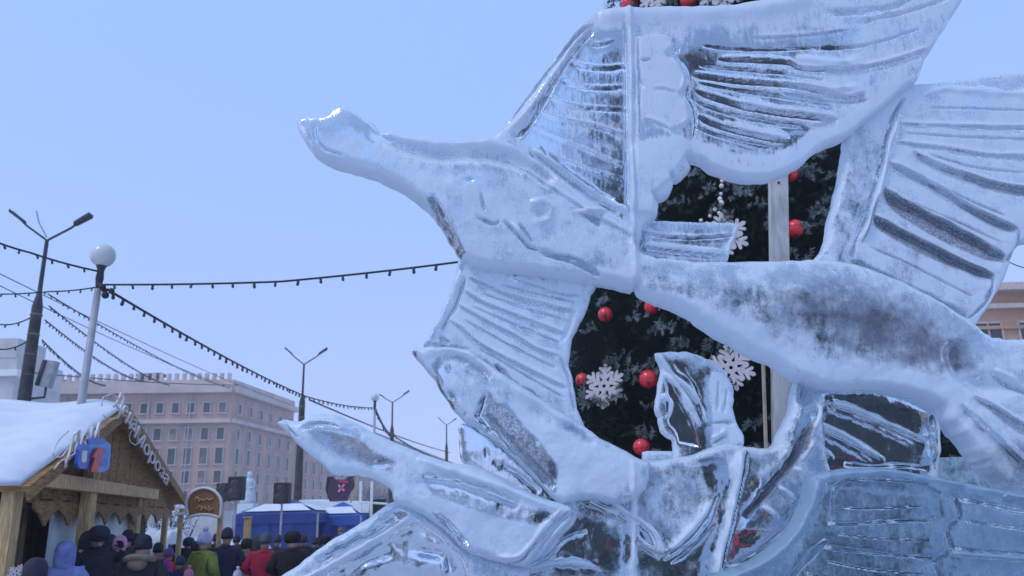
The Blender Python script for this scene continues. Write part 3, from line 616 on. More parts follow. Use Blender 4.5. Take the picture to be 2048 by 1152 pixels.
# --- big front wing at the lower right
relief('wing', swan3, [
    (1618,953),(1640,944),(1686,938),(1761,935),(1836,948),(1911,963),(1986,977),(2048,990),(2120,1004),(2120,1275),(1400,1275),(1420,1150),(1480,1132),(1539,1097),(1583,1050),(1606,1000)],
    4.68, .10, .12, 60, [
    ('r', [(1630,950),(1690,944),(1761,942),(1836,955),(1911,970),(2048,998)], 8, .03, .6),
    ('po', [(1662,975),(1690,963),(1761,961),(1838,970),(1868,985),(1872,1035),(1836,1042),(1740,1045),(1655,1044),(1655,1000)], 6, -.012, -.05),
    ('g', [(1656,996),(1660,976),(1688,962),(1725,960),(1761,961),(1800,964),(1842,970)], 3.5, .028, -.8), ('g', [(1655,985),(1653,1015),(1653,1042)], 3, .02, -.35),
    ('g', [(1642,1046),(1690,1047),(1740,1044),(1790,1042),(1840,1042)], 3.5, .028, -.7), ('g', [(1636,1091),(1665,1096),(1711,1101),(1770,1108),(1846,1114)], 4, .028, -.6),
    ('g', [(1891,998),(1900,1016),(1902,1036),(1886,1050),(1878,1062),(1882,1082),(1884,1096),(1866,1112),(1850,1124),(1858,1140),(1866,1160)], 4, .03, -.65),
    ('r', [(1882,1103),(1930,1108),(1990,1112),(2110,1120)], 5, .025, .55), ('g', [(1890,1096),(1960,1104),(2110,1112)], 4, .02, -.4), ('g', [(1640,1078),(1612,1108),(1573,1150),(1550,1190)], 4.5, .035, -.6),
    ('r', [(1420,1155),(1480,1138),(1539,1104),(1583,1058),(1610,1000),(1622,958)], 9, .03, .5), ('g', [(1900,1000),(1950,1008),(2020,1022),(2110,1035)], 5, .012, -.2), ('g', [(1600,1144),(1650,1156),(1700,1170)], 4, .02, -.4),
    ('g', [(1670,1015),(1740,1018),(1830,1012)], 2.2, .012, -.25), ('g', [(1655,1066),(1740,1076),(1840,1080)], 2.2, .012, -.25), ('g', [(1905,1040),(1980,1052),(2100,1070)], 2.2, .012, -.25), ('g', [(1640,1120),(1720,1136),(1830,1146)], 2.2, .012, -.25),
    ('fr', [(1980,985),(2100,1005),(2100,1030),(1990,1008)], 14, .3)], .62, ICE_BLUE, rim=.5, seed=61, noise=.008, nscale=60)
# --- stub of a ledge beside the little wing
relief('ledge', ICE_T, [(1285,902),(1345,902),(1352,925),(1285,925)], 5.12, .05, .06, 10, [], .7, ICE, seed=66)
zp = min(P(x, 1180, 4.9).z for x in (540, 1300, 2100)); xa, xb_ = P(530, 1200, 4.9).x, P(2110, 1200, 4.9).x
nbk = 9
for i in range(nbk):
    w_ = (xb_-xa)/nbk
    b_ = MB().box((xa+w_*(i+.5), 4.93, zp/2), (w_-.006, .62+.02*(i % 2), zp)).build('pedestal_block', ICE_BLUE, ICE_T, bevel=.02)
    at = b_.data.attributes.new('frost', 'FLOAT', 'POINT'); at.data.foreach_set('value', np.full(len(b_.data.vertices), .75, np.float32))
#ICE_END

# ------------------------------------------------------------------ haze in the far air
def add_haze():
    b = MB().box((0, 187, 26), (900, 440, 54)); 
    m = bpy.data.materials.new('haze_air'); m.use_nodes = True; n = m.node_tree; n.nodes.clear()
    o = n.nodes.new('ShaderNodeOutputMaterial'); v = n.nodes.new('ShaderNodeVolumePrincipled')
    v.inputs['Color'].default_value = (.97, .98, 1, 1); v.inputs['Density'].default_value = HAZE
    n.links.new(v.outputs[0], o.inputs['Volume'])
    h = b.build('haze', m); tag(h, 'thin frosty haze over the square', kind='stuff')

# ------------------------------------------------------------------ decorated fir tree
TREEC = P(1492, 900, 14.2); TX, TY = TREEC.x, TREEC.y
def tree_r(z): return max(.05, 4.36*max(0, 1-z/19.6))
def make_tree():
    t = thing('fir_tree', 'tall dark decorated fir tree standing behind the ice swans', 'christmas tree', (TX, TY, 0))
    MB().tube([(TX, TY, 0), (TX, TY, 19.6)], [.22, .03], 10).build('trunk', mat('bark', (.05, .035, .025), .9), t)
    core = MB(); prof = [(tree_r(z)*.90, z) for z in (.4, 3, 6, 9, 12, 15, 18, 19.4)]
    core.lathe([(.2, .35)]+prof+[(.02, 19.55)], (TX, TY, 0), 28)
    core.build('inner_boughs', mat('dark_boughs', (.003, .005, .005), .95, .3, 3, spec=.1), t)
    # sprigs: bottle-brush tips, needles as thin triangles
    n = 15000; rng = np.random.default_rng(5)
    z = 19.4*(1-np.sqrt(rng.random(n)))*1.0; keep = z < 19.3; z = z[keep]; n = len(z)
    th = rng.random(n)*2*np.pi
    th = np.where(rng.random(n) < .45, -np.pi/2+rng.normal(0, .75, n), th)
    rr = np.array([tree_r(a) for a in z])*(rng.uniform(.88, 1.01, n))
    VS = []; FS = []; MI = []; nb = 0
    frost = rng.random(n) < .42; fi = np.where(frost)[0]; k = 0
    while k < len(fi):                     # frosted tips sit together in short drooping arcs, one per bough end
        m = int(rng.integers(5, 12)); g_ = fi[k:k+m]; zb, tb = z[g_[0]], th[g_[0]]; s_ = np.linspace(-1, 1, len(g_)); w_ = rng.uniform(.08, .2); r_ = tree_r(zb)+.03
        th[g_] = tb+s_*w_/max(.4, r_); z[g_] = zb+.09*(1-s_**2)*rng.uniform(.4, 1.3)+rng.normal(0, .012, len(g_)); rr[g_] = r_*rng.uniform(.99, 1.015); k += m
    K = 17
    for i in range(n):
        c = np.array([TX+rr[i]*math.cos(th[i]), TY+rr[i]*math.sin(th[i]), z[i]+.3])
        o = np.array([math.cos(th[i]), math.sin(th[i]), 0])
        ax = o*.9+np.array([0, 0, rng.uniform(-.7, .5)])+rng.normal(0, .25 if frost[i] else .45, 3); ax /= np.linalg.norm(ax)
        L = rng.uniform(.05, .11) if frost[i] else rng.uniform(.13, .27)
        s = np.cross(ax, [0.3, .2, .9]); s /= np.linalg.norm(s); b = np.cross(ax, s)
        curl = rng.uniform(-.12, .12)
        u = np.arange(K)/K; ph = rng.random(K)*6.28
        rad_ = np.outer(np.cos(ph), s)+np.outer(np.sin(ph), b)
        root = c+np.outer(u*L, ax)+np.outer(u*u*curl, b)
        tip = root+rad_*rng.uniform(.03, .07)+np.outer(np.full(K, .045), ax)
        w = np.cross(rad_, ax)*(.010 if frost[i] else .008)
        v = np.empty((K*3, 3)); v[0::3] = root-w; v[1::3] = root+w; v[2::3] = tip
        VS.append(v); FS.append(np.arange(K*3).reshape(K, 3)+nb); nb += K*3
        MI += [1 if frost[i] else 0]*K
    V = np.concatenate(VS)-np.array([TX, TY, 0]); Fc = np.concatenate(FS)
    me = bpy.data.meshes.new('foliage')
    me.vertices.add(len(V)); me.vertices.foreach_set('co', V.astype(np.float32).ravel())
    me.loops.add(Fc.size); me.loops.foreach_set('vertex_index', Fc.astype(np.int32).ravel())
    me.polygons.add(len(Fc)); me.polygons.foreach_set('loop_start', np.arange(0, Fc.size, 3, dtype=np.int32))
    me.materials.append(mat('fir_needles', (.014, .032, .022), .8, .35, 2, spec=.1)); me.materials.append(mat('frosted_needles', (.17, .20, .20), .8, .3, 3, spec=.1))
    me.polygons.foreach_set('material_index', np.array(MI, np.int32)); me.update(calc_edges=True)
    f = link('foliage', me, t); f['kind'] = 'stuff'
    return t
make_tree()

def tree_hit(px, py, off=.05):
    """point where the pixel's ray meets the front of the tree"""
    d = ray(px, py); lo = 8.0
    for k in range(900):
        Y = 8+.01*k; p = CAM+d*(Y/d.y)
        if math.hypot(p.x-TX, p.y-TY) <= tree_r(p.z)*1.0+off: return p
    return CAM+d*(14/d.y)
# red baubles
BALLM = mat('red_lacquer', (.80, .03, .045), .28, .06, 3, spec=.5, coat=.3)
CAPM = mat('frost_cap', (.62, .50, .50), .6)
def bauble_mesh():
    b = MB().ball((0, 0, 0), 1.0, 22, 14); me = b.mesh('bauble', True, [BALLM]); return me
def cap_mesh(): return MB().lathe([(.16, .96), (.17, 1.1), (.06, 1.14), (.05, 1.22)], n=10).mesh('cap', True, [DARKM])
def seam_mesh(): 
    b = MB(); b.tube([(1.005*math.cos(a), 1.005*math.sin(a), -.02) for a in [i*math.pi/12 for i in range(25)]], .018, 5, False); return b.mesh('band', True, [mat('dark_red', (.42, .015, .03), .4)])
bm_, cm_, sm_ = bauble_mesh(), cap_mesh(), seam_mesh()
BALLS = [
 (1258,11,17,'red bauble at the left edge of the fir tree above the raised wing'),
 (1376,0,16,'red bauble on the fir tree between two snowflakes at the top edge'),
 (1455,352,17,'red bauble half hidden under the edge of the raised wing beside bead string'),
 (1580,348,16,'red bauble right of the white post directly below the raised wing'),
 (1590,457,18,'red bauble right of the white post above the top swan body'),
 (1211,629,15,'red bauble at the upper left of the lower gap in the ice'),
 (1303,613,15,'red bauble touching the lower edge of the top swan body'),
 (1297,758,19,'red bauble between the left snowflake and the small upright ice wing'),
 (1283,894,17,'red bauble lowest in the lower gap above the ice ledge'),
 (1480,1085,24,'red bauble seen blurred through the clear ice of the lower block'),
 (1805,712,18,'red bauble hidden behind the tail end of the top swan'),
 (1700,905,17,'red bauble behind the clear feathered ice wing'),
 (1395,150,17,'red bauble behind the flight feathers of the raised wing'),
 (1600,110,17,'red bauble behind the upper right of the raised wing'),
 (1240,1070,18,'red bauble behind the round hollow of the lower ice block'),
 (1165,760,14,'red bauble behind the right edge of the lower left ice wing')]
for px, py, r, lab in BALLS:
    p = tree_hit(px, py, .10); s = r*pxm(p.y, py)
    t = thing('bauble', lab, 'bauble', p, random.uniform(0, 6), 'red baubles on the fir tree'); t.scale = (s, s, s)
    t.rotation_euler = (random.uniform(-.15, .15), random.uniform(-.15, .15), random.uniform(0, 6))
    for nm, m in (('shell', bm_), ('cap', cm_), ('band', sm_)):
        o = bpy.data.objects.new(nm, m); COL.objects.link(o); o.parent = t
# white snowflakes
def snowflake_mesh(kind):
    b = MB(); ux, uz, n = Vector((1, 0, 0)), Vector((0, 0, 1)), Vector((0, 1, 0))
    for k in range(6):
        a = math.pi/2+k*math.pi/3
        def bar(p, q, w):
            p, q = Vector(p), Vector(q); d = (q-p).normalized()*1; c = Vector((-d.y, d.x))*w/2; e = d*w*.35
            pl = [p-c, p+c, q+c*.9, q+e, q-c*.9]
            pl = [(v.x*math.cos(a)-v.y*math.sin(a), v.x*math.sin(a)+v.y*math.cos(a)) for v in pl][::-1]
            b.prism(pl, (0, random.uniform(-.002, .002), 0), ux, uz, n, .06)
        bar((.16, 0), (.98, 0), .20)
        for s in (-1, 1):
            bar((.36, s*.03), (.62, s*.33), .17); bar((.62, s*.03), (.84, s*.26), .15)
    m = 24; R1, R2 = .27, .085
    vs = []; 
    for i in range(m):
        a = 2*math.pi*i/m
        for y in (-.006, .066):
            for r in (R1, R2): vs.append((r*math.cos(a), y, r*math.sin(a)))
    fs = []
    for i in range(m):
        j = (i+1) % m; A, B = 4*i, 4*j
        fs += [(A, B, B+1, A+1), (A+2, A+3, B+3, B+2), (A, A+2, B+2, B), (A+1, B+1, B+3, A+3)]
    b.add(vs, fs); return b.mesh('snowflake', False, [mat('white_board', (.52, .48, .49), .7, .06, 6)])
sfm = snowflake_mesh(0)
for px, py, r, rot, lab in [
 (1208,772,45,.06,'white snowflake cutout on the fir tree in the left of the lower gap'),
 (1462,735,47,-.15,'white snowflake cutout behind the small upright ice wing'),
 (1447,470,50,.0,'white snowflake cutout behind the short tail plume hanging under a bead string'),
 (1318,-12,42,.1,'white snowflake cutout left of two at the top edge of the photo'),
 (1440,-18,50,-.1,'white snowflake cutout right of two at the top edge of the photo')]:
    p = tree_hit(px, py, .16); s = r*pxm(p.y, py)
    o = link('snowflake', sfm); o.location = p; o.scale = (s, s, s)
    az = math.atan2(p.x-TX, -(p.y-TY)); o.rotation_euler = (rad(-8), rot, az*.7)
    tag(o, lab, 'snowflake', 'white snowflakes on the fir tree')
# string of white beads above the middle snowflake
bs = thing('bead_string', 'short string of white beads hanging on the dark fir tree', 'garland', tree_hit(1444, 360, .12))
for i, (px, py, r) in enumerate([(1444,362,4),(1443,372,5),(1442,388,4),(1440,398,5),(1443,406,5.5),(1430,419,4.5),(1420,432,4),(1438,426,4),(1402,441,4)]):
    p = tree_hit(px, py, .14); MB().ball(p, r*pxm(p.y, py), 8, 6).build('bead', WHITEP, bs, True)

# white post with a batten, in front of the tree
p0 = P(1555, 330, 7.6); pzt = p0.z; k = pxm(7.6, 500)
post = thing('post', 'weathered white post standing between the ice swan and the fir tree', 'post', (p0.x, 7.6, 0))
q2 = P(1563, 880, 7.6); xb = q2.x+(q2.x-p0.x)/(pzt-q2.z)*q2.z
MB().hexa([(xb-.075, 7.55, 0), (xb+.085, 7.55, 0), (xb+.085, 7.65, 0), (xb-.075, 7.65, 0)], [(p0.x-17*k, 7.55, pzt), (p0.x+18*k, 7.55, pzt), (p0.x+18*k, 7.65, pzt), (p0.x-17*k, 7.65, pzt)]).build('board', mat('weathered_white', (.50, .47, .45), .7, .12, 9, bump=.2, stretch=(3, 3, .5)), post)
MB().hexa([(xb-.098, 7.57, 0), (xb-.080, 7.57, 0), (xb-.080, 7.63, 0), (xb-.098, 7.63, 0)], [(q2.x-.098, 7.57, q2.z+.75), (q2.x-.080, 7.57, q2.z+.75), (q2.x-.080, 7.63, q2.z+.75), (q2.x-.098, 7.63, q2.z+.75)]).build('batten', mat('weathered_batten', (.44, .36, .25), .7, .12, 6), post)
for zz in (pzt-.22, pzt-1.1, 2.4): MB().tube([(p0.x-.03, 7.54, zz), (p0.x-.03, 7.552, zz)], .014, 8).build('bolt', DARKM, post)

# ------------------------------------------------------------------ large buildings
def facade(root, A, B, H0, H1, cols, rows, wins, wm, pm, depth=.25):
    """windows on the wall from A to B (ground points); rows = list of (z, height, width)"""
    A, B = Vector(A), Vector(B); u = (B-A); L = u.length; u.normalize(); n = Vector((u.y, -u.x, 0))
    if n.dot(CAM-A) < 0: n = -n
    ang = math.atan2(u.y, u.x)
    cache = {}
    for z, h, w in rows:
        for c in cols:
            key = (h, w)
            if key not in cache:
                f = MB()
                for (x, zz, a, b) in ((0, h/2+.08, w+.32, .16), (0, -h/2-.1, w+.5, .2)): f.box((x, 0, zz), (a, .34, b))
                for sx in (-1, 1): f.box((sx*(w/2+.06), 0, 0), (.12, .28, h))
                f.box((0, .04, 0), (.10, .12, h)); f.box((0, .04, h*.18), (w, .12, .10))
                cache[key] = (f.mesh('window', False, [wm]), MB().box((0, 0, 0), (w, .06, h)).mesh('pane', False, [pm]))
            p = A+u*(L*c)+n*.06
            o = bpy.data.objects.new('window', cache[key][0]); COL.objects.link(o); o.parent = root
            o.location = inv(root) @ Vector((p.x, p.y, z)); o.rotation_euler = (0, 0, ang)
            if n.dot(Vector((-math.sin(ang), math.cos(ang), 0))) > 0: o.rotation_euler[2] += math.pi
            q = bpy.data.objects.new('pane', cache[key][1]); COL.objects.link(q); q.parent = o
            q.material_slots[0].link = 'OBJECT'; q.material_slots[0].material = random.choice([pm, pm, pm, PANE2, PANE3])
def wall_box(A, B, z0, z1, t, back):
    A, B = Vector(A), Vector(B); u = (B-A).normalized(); n = Vector((u.y, -u.x, 0))
    if n.dot(CAM-A) < 0: n = -n
    a, b = A+n*t, B+n*t; c, d = B-n*back, A-n*back
    return [(q.x, q.y, z0) for q in (a, b, c, d)], [(q.x, q.y, z1) for q in (a, b, c, d)]
PINK = mat('pink_plaster', (.48, .31, .255), .9, .10, .35)
PINKL = mat('pale_pink_plaster', (.58, .46, .42), .9, .08, .35)
WIN = mat('window_trim', (.52, .45, .42), .8, .05, 2)
PANE = mat('dark_pane', (.03, .03, .04), .2, .4, .3, spec=.6)
PANE2 = mat('curtained_pane', (.12, .10, .10), .4, .4, .6, spec=.6); PANE3 = mat('pale_pane', (.20, .17, .16), .5, .4, .6)
ROOFM = mat('snowy_roof', (.55, .56, .60), .8, .2, .6)

YB = 125.0
C0 = P(466, 783, YB); HB = C0.z
def at_h(px, py, z): return Pz(px, py, z)
Lf = P(52, 770, 122.0); Lf = Vector((Lf.x, 122.0, 0)); Cn = Vector((C0.x, YB, 0))
Rf = at_h(588, 823, HB); 
ur = (Vector((Rf.x, Rf.y, 0))-Cn).normalized(); Rr = Cn+ur*150
bld = thing('apartment_building', 'long pinkish five storey corner building with rows of windows behind the hut', 'building', (Cn.x, Cn.y, 0))
Rm = Vector((Rf.x, Rf.y, 0)); HL = HB*.80
for A, B, h in ((Lf, Cn, HB), (Cn, Rm, HB), (Rm+ur*.05, Rr, HL)):
    b, t = wall_box(A, B, 0, h, 0, 12); MB().hexa(b, t).build('wall', PINK, bld)
    for nm, z0, z1, tk, m in (('cornice', h-.2, h+.7, .9, PINKL), ('cornice', HB*.775, HB*.775+.6, .7, PINKL), ('plinth', 0, 3.6, .15, STONE), ('parapet', h+.7, h+1.9, .1, PINKL)):
        if h == HL and nm in ('cornice', 'parapet') and z0 != HB*.775: continue
        b, t = wall_box(A, B, z0, z1, tk, .5 if nm != 'parapet' else .1); MB().hexa(b, t).build(nm, m, bld)
    b, t = wall_box(A, B, h+.2, h+.6, -1.2, 10); MB().hexa(b, t).build('roof', ROOFM, bld)
    for q in range(1, 5):
        p = A.lerp(B, q/5); MB().tube([(p.x, p.y-.25, 0), (p.x, p.y-.25, h-.3)], .11, 6).build('drainpipe', GREYM, bld)
rows = [(HB*.885, HB*.070, 1.0), (HB*.70, HB*.082, 1.05), (HB*.545, HB*.110, 1.1), (HB*.40, HB*.082, 1.05), (HB*.265, HB*.082, 1.05)]
facade(bld, Lf, Cn, 0, HB, [(i+.6)/13.2 for i in range(13)], rows, None, WIN, PANE)
Lm = (Rm-Cn).length; nm_ = max(3, int(Lm/4.0)); facade(bld, Cn, Rm, 0, HB, [(i+.6)/(nm_+.2) for i in range(nm_)], rows, None, WIN, PANE)
nl = int((Rr-Rm).length/4.3); facade(bld, Rm, Rr, 0, HL, [(i+.6)/(nl+.2) for i in range(nl)], rows[1:], None, WIN, PANE)
# posts of the roof railing, chimneys, roof vents
ra = MB()
u = (Cn-Lf).normalized()
for i in range(27):
    p = Lf+u*((Cn-Lf).length*(i+.3)/27); MB().box((p.x, p.y+.3, HB+2.4), (.5, .5, 1.2)).build('baluster', PINKL, bld)
for px in (285, 300, 120): p = P(px, 760, 130); MB().box((p.x, 131, HB+2.3), (2.6, 1.6, 2.4)).build('chimney', mat('sooty_brick', (.16, .13, .13), .9), bld)
MB().box((P(296,760,129).x, 130, HB+3.8), (4.2, 1.8, .5)).build('chimney_cap', DARKM, bld)

# far pale building at the left edge
fb = thing('classical_building', 'pale ornate building with columns at the left edge far behind the street lamp', 'building', (P(-10, 700, 95).x, 95, 0))
zt = P(10, 682, 95).z; x1 = P(38, 700, 95).x
MB().box(((x1-30), 100, zt/2-1), (60, 10, zt-2)).build('wall', STONE, fb)
MB().box(((x1-30), 94.9, zt-4), (61, .8, .8)).build('cornice', WHITEP, fb)
MB().box((x1-4.2, 97.9, zt-.9), (8, 6, 2.4)).build('attic', STONE, fb)
MB().box(((x1-30), 94.7, zt-8.2), (61, .9, .7)).build('cornice', WHITEP, fb)
for i in range(6): MB().tube([(x1-1.2-2.3*i, 94.6, 1), (x1-1.2-2.3*i, 94.6, zt-8.5)], .42, 10).build('column', WHITEP, fb)
for i in range(6):
    for zz in (zt-6.2, zt-11, zt-15): MB().box((x1-2.4-2.3*i, 94.95, zz), (1.0, .12, 1.8 if zz < zt-7 else 1.2)).build('window', PANE, fb)

# building at the right edge
yr = 58.0
zr = P(2000, 580, yr).z; xr0 = P(1790, 620, yr).x; xr1 = xr0+60
rb = thing('office_building', 'beige brown building with a pale cornice behind the tail of the top swan', 'building', (xr0, yr, 0))
BEI = mat('beige_plaster', (.50, .29, .19), .9, .08, .4); BRI = mat('red_brick', (.25, .085, .06), .9, .15, 1.2)
MB().box(((xr0+xr1)/2, yr+6, zr/2+2), (60, 12, zr-4)).build('wall', BEI, rb)
MB().box(((xr0+xr1)/2, yr+5.95, 3.6), (60.1, 12.1, 7.2)).build('ground_floor', BRI, rb)
for zz, h, t, m in ((zr+.1, .55, .9, mat('pale_cornice', (.60, .47, .42), .8)), (zr-1.3, .35, .5, mat('pale_cornice', (.6, .47, .42))), (zr-2.9, .25, .3, BEI)):
    MB().box(((xr0+xr1)/2, yr-t/2+.1, zz), (60.4, t, h)).build('cornice', m, rb)
for i in range(14):
    for zz in (P(1960, 662, yr).z-.4, P(1960, 662, yr).z-4.2):
        f = MB(); xx = P(1972, 660, yr).x-9.6+i*3.25
        for sx in (-1, 1): f.box((xx+sx*1.0, yr-.06, zz), (.12, .16, 2.0))
        f.box((xx, yr-.06, zz+1.0), (2.1, .16, .14)); f.box((xx, yr-.06, zz-1.0), (2.2, .2, .14)); f.box((xx, yr-.05, zz), (.1, .12, 1.9))
        w = f.build('window', WIN, rb); q = MB().box((xx, yr+.0, zz), (1.9, .06, 1.9)).build('pane', PANE, w)
MB().box(((xr0+xr1)/2, yr-.15, 7.5), (60.3, .5, .4)).build('ledge', STONE, rb)

# distant street block closing the view
d0 = P(772, 868, 330); d1 = P(905, 926, 330)
MBd = MB(); 
fbk = thing('distant_building', 'grey brown distant block with sloping eaves line behind the street lamps', 'building', (d0.x, 330, 0))
A = Vector((d0.x, 300, 0)); zt2 = P(775, 872, 300).z; Bp = Pz(915, 935, zt2); B = Vector((Bp.x, Bp.y, 0))
b, t = wall_box(A, B, 0, zt2, 0, 20); MB().hexa(b, t).build('wall', mat('grey_brown_plaster', (.30, .25, .24), .9, .1, .2), fbk)
b, t = wall_box(A, B, zt2, zt2+1.5, 1, 21); MB().hexa(b, t).build('roof', mat('dark_roof', (.16, .15, .17), .8), fbk)
# bare trees at the foot of the far street
def bare_tree(px, Y, h, seed, lab):
    rng = random.Random(seed); p = P(px, 1000, Y); t = thing('bare_tree', lab, 'tree', (p.x, Y, 0), 0, 'bare trees beyond the stage')
    MB().tube([(p.x, Y, 0), (p.x+.1, Y, h*.3), (p.x, Y, h*.55)], [h*.03, h*.022, h*.012], 7).build('trunk', mat('winter_bark', (.10, .085, .085), .9), t)
    tw = MB()
    def br(a, d, l, r, n):
        q = a+d*l; tw.tube([a, (a+q)/2+Vector((rng.uniform(-.05, .05)*l,)*3), q], [r, r*.75, r*.5], 3, False)
        if n == 0: return
        for k in range(rng.choice((3, 4))):
            e = (d+Vector((rng.gauss(0, .55), rng.gauss(0, .55), rng.gauss(.12, .4)))).normalized(); br(a+d*l*rng.uniform(.45, 1), e, l*rng.uniform(.55, .8), r*.55, n-1)
    for k in range(9):
        a = Vector((p.x, Y, h*rng.uniform(.25, .55))); th = rng.uniform(0, 6.28)
        br(a, Vector((math.cos(th)*.7, math.sin(th)*.7, .8)).normalized(), h*.2, h*.011, 3)
    tw.build('crown', mat('frosted_twigs', (.20, .20, .23), .9), t)
for i, (px, Y, h) in enumerate([(742, 62, 5.2), (768, 58, 4.6), (722, 70, 5.4), (790, 66, 4.4), (700, 85, 5.0)]):
    bare_tree(px, Y, h, i, ['rightmost but one bare tree beyond the stage poster', 'bare tree nearest the third swan neck behind the white frame', 'bare tree between the stage poster and the white frame', 'rightmost bare tree half hidden by the lowest swan', 'bare tree far behind the dark stage poster'][i])

# ------------------------------------------------------------------ street lamps and garlands
def street_lamp(px_top, py_top, zfork, wscale, lab, arms):
    top = Pz(px_top, py_top, zfork); x, y = top.x, top.y
    t = thing('street_lamp', lab, 'street lamp', (x, y, 0), 0, 'double armed street lamps along the road')
    MB().tube([(x, y, 0), (x, y, zfork*.42), (x, y, zfork-1.9)], [.20*wscale, .175*wscale, .135*wscale], 12).build('pole', mat('dark_pole', (.045, .042, .045), .7, .3, 4), t)
    MB().tube([(x, y, zfork-1.95), (x, y, zfork-1.5), (x, y, zfork)], [.14*wscale, .06, .05], 10).build('neck', DARKM, t)
    k = pxm(y, py_top)
    for (dx, dz) in arms:
        a = Vector((x, y, zfork)); e = Vector((x+dx*k, y-.1, zfork+dz*k)); m = a.lerp(e, .55)+Vector((0, 0, -.03*abs(dx)*k))
        MB().tube([a, a.lerp(m, .5), m, a.lerp(e, .72)], .032*max(1, wscale*.8), 6).build('arm', DARKM, t)
        h0 = a.lerp(e, .64); MB().hexa([h0+Vector((0, -.10, -.02)), h0+Vector((0, .10, -.02)), h0+Vector((0, .10, .06)), h0+Vector((0, -.10, .06))],
               [e+Vector((0, -.13, -.03)), e+Vector((0, .13, -.03)), e+Vector((0, .13, .06)), e+Vector((0, -.13, .06))]).build('lamp_head', DARKM, t)
    for i in range(9):
        zz = zfork-2.2-i*.55; r = .142*wscale
        MB().lathe([(r, zz), (r+.02, zz+.03), (r, zz+.07)], (x, y, 0), 12).build('clamp', mat('rusty_band', (.14, .12, .09), .7), t)
    return Vector((x, y, zfork))
L1 = street_lamp(94, 481, 9.5, 1.0, 'nearest street lamp with thick dark pole left of the globe lamp', [(-76, 60), (86, 48)])
L2 = street_lamp(608, 729, 9.5, 1.1, 'street lamp rising above the long building and the lowest swan head', [(-38, 33), (46, 30)])
L3 = street_lamp(785, 805, 9.5, 1.0, 'street lamp right beside the small far globe lamp', [(-26, 16), (34, 22)])
L4 = street_lamp(893, 850, 9.5, .9, 'farthest street lamp just left of the second swan', [(-17, 15), (20, 12)])
MB().tube([L1+Vector((-.02, 0, .1)), L1+Vector((-.3, 0, .55)), L1+Vector((-.42, 0, .9))], .02, 5).build('antenna', GREYM, None); 
o = bpy.data.objects['antenna']; o.parent = [q for q in bpy.data.objects if q.name == 'street_lamp'][0]; o.matrix_parent_inverse = Matrix.Translation(-o.parent.location)

def globe_lamp(px, py, rpx, Y, lab, lean=(0, 0), foot=None):
    c = P(px, py, Y); r = rpx*pxm(Y, py); f = Vector((foot if foot else c.x, Y, 0))
    t = thing('globe_lamp', lab, 'globe lamp', f, 0, 'globe lamps on pale poles')
    d = (c-f).normalized()
    MB().tube([f, f+d*(c-f).length*.55, c-d*r*2.9], [.075, .062, .052], 14).build('pole', GREYM, t, True)
    MB().tube([c-d*r*2.9, c-d*r*2.0, c-d*r*1.35, c-d*r*.85], [.04, .062, .05, .085], 12).build('socket', DARKM, t, True)
    MB().ball(c, r, 28, 18).build('globe', GLOBE, t, True)
    return c-d*r*2.6
G1 = globe_lamp(206, 511, 24, 12.2, 'near white globe lamp on a tall pale pole in front of the hut', foot=P(112, 1100, 12.2).x+.02)
G2 = globe_lamp(750, 795, 8, 34, 'small distant globe lamp above the lowest swan neck')
G3 = globe_lamp(1886, 890, 8, 27, 'globe lamp in front of red brick between clear wing and tail feathers')
br = MB(); br.tube([G1+Vector((.03, -.05, .02)), G1+Vector((.16, -.1, -.14)), G1+Vector((.2, -.1, -.1))], .03, 6); br.ball(G1+Vector((.12, -.1, -.06)), .055, 8, 6); br.ball(G1+Vector((.19, -.12, -.2)), .06, 8, 6); br.ball(G1+Vector((.27, -.1, -.13)), .05, 8, 6)
br.build('bracket', BLACK, [q for q in bpy.data.objects if q.name == 'globe_lamp'][0], True)

BULB = MB().lathe([(.16, 0), (.30, -.25), (.30, -.55), (.22, -.6), (.36, -.8), (.30, -1.15), (.02, -1.35)], n=7).mesh('bulb', True, [mat('smoked_glass', (.05, .05, .07), .3, .2, 9)])
CABLE = mat('black_cable', (.015, .015, .02), .7)
def garland(pts, sag, r, sp, bsize, lab, name='light_string', cat='string lights', group='bulb garlands over the square', bulbs=True):
    pts = [Vector(p) for p in pts]; t = thing(name, lab, cat, pts[0], 0, group); path = []
    for a, b in zip(pts[:-1], pts[1:]):
        n = 26
        for i in range(n): s = i/n; path.append(a.lerp(b, s)-Vector((0, 0, sag*4*s*(1-s))))
    path.append(pts[-1]); MB().tube(path, r, 5).build('cable', CABLE, t, True)
    if not bulbs: return
    acc = sp*.5; im = inv(t)
    for a, b in zip(path[:-1], path[1:]):
        l = (b-a).length
        while acc < l:
            o = bpy.data.objects.new('bulb', BULB); COL.objects.link(o); o.parent = t; o.location = im @ a.lerp(b, acc/l); s = bsize*random.uniform(.85, 1.15); o.scale = (s, s, s)
            o.rotation_euler = (random.gauss(0, .18), random.gauss(0, .18), random.uniform(0, 6)); acc += sp*random.uniform(.93, 1.07)
        acc -= l
garland([P(-40, 470, 11.4), P(60, 505, 11.7), G1+Vector((0, -.06, .22))], .02, .017, .23, .062, 'bulb garland running from the left edge to the near globe lamp')
m12 = P(610, 792, 26.5)
garland([G1+Vector((.2, -.1, -.1)), m12, G2], .10, .022, .42, .085, 'bulb garland falling from the near globe lamp to the small far globe lamp')
garland([G1+Vector((.15, -.1, -.02)), P(560, 563, 11.4), P(915, 524, 11), P(1120, 500, 10.8)], .015, .017, .35, .07, 'bulb garland stretching from the near globe lamp to the lower left ice wing')
garland([P(-40, 588, 13.5), P(100, 583, 13), G1+Vector((0, .06, .0))], .02, .013, .34, .045, 'thin cable with bulbs entering at the left edge to the near globe lamp')
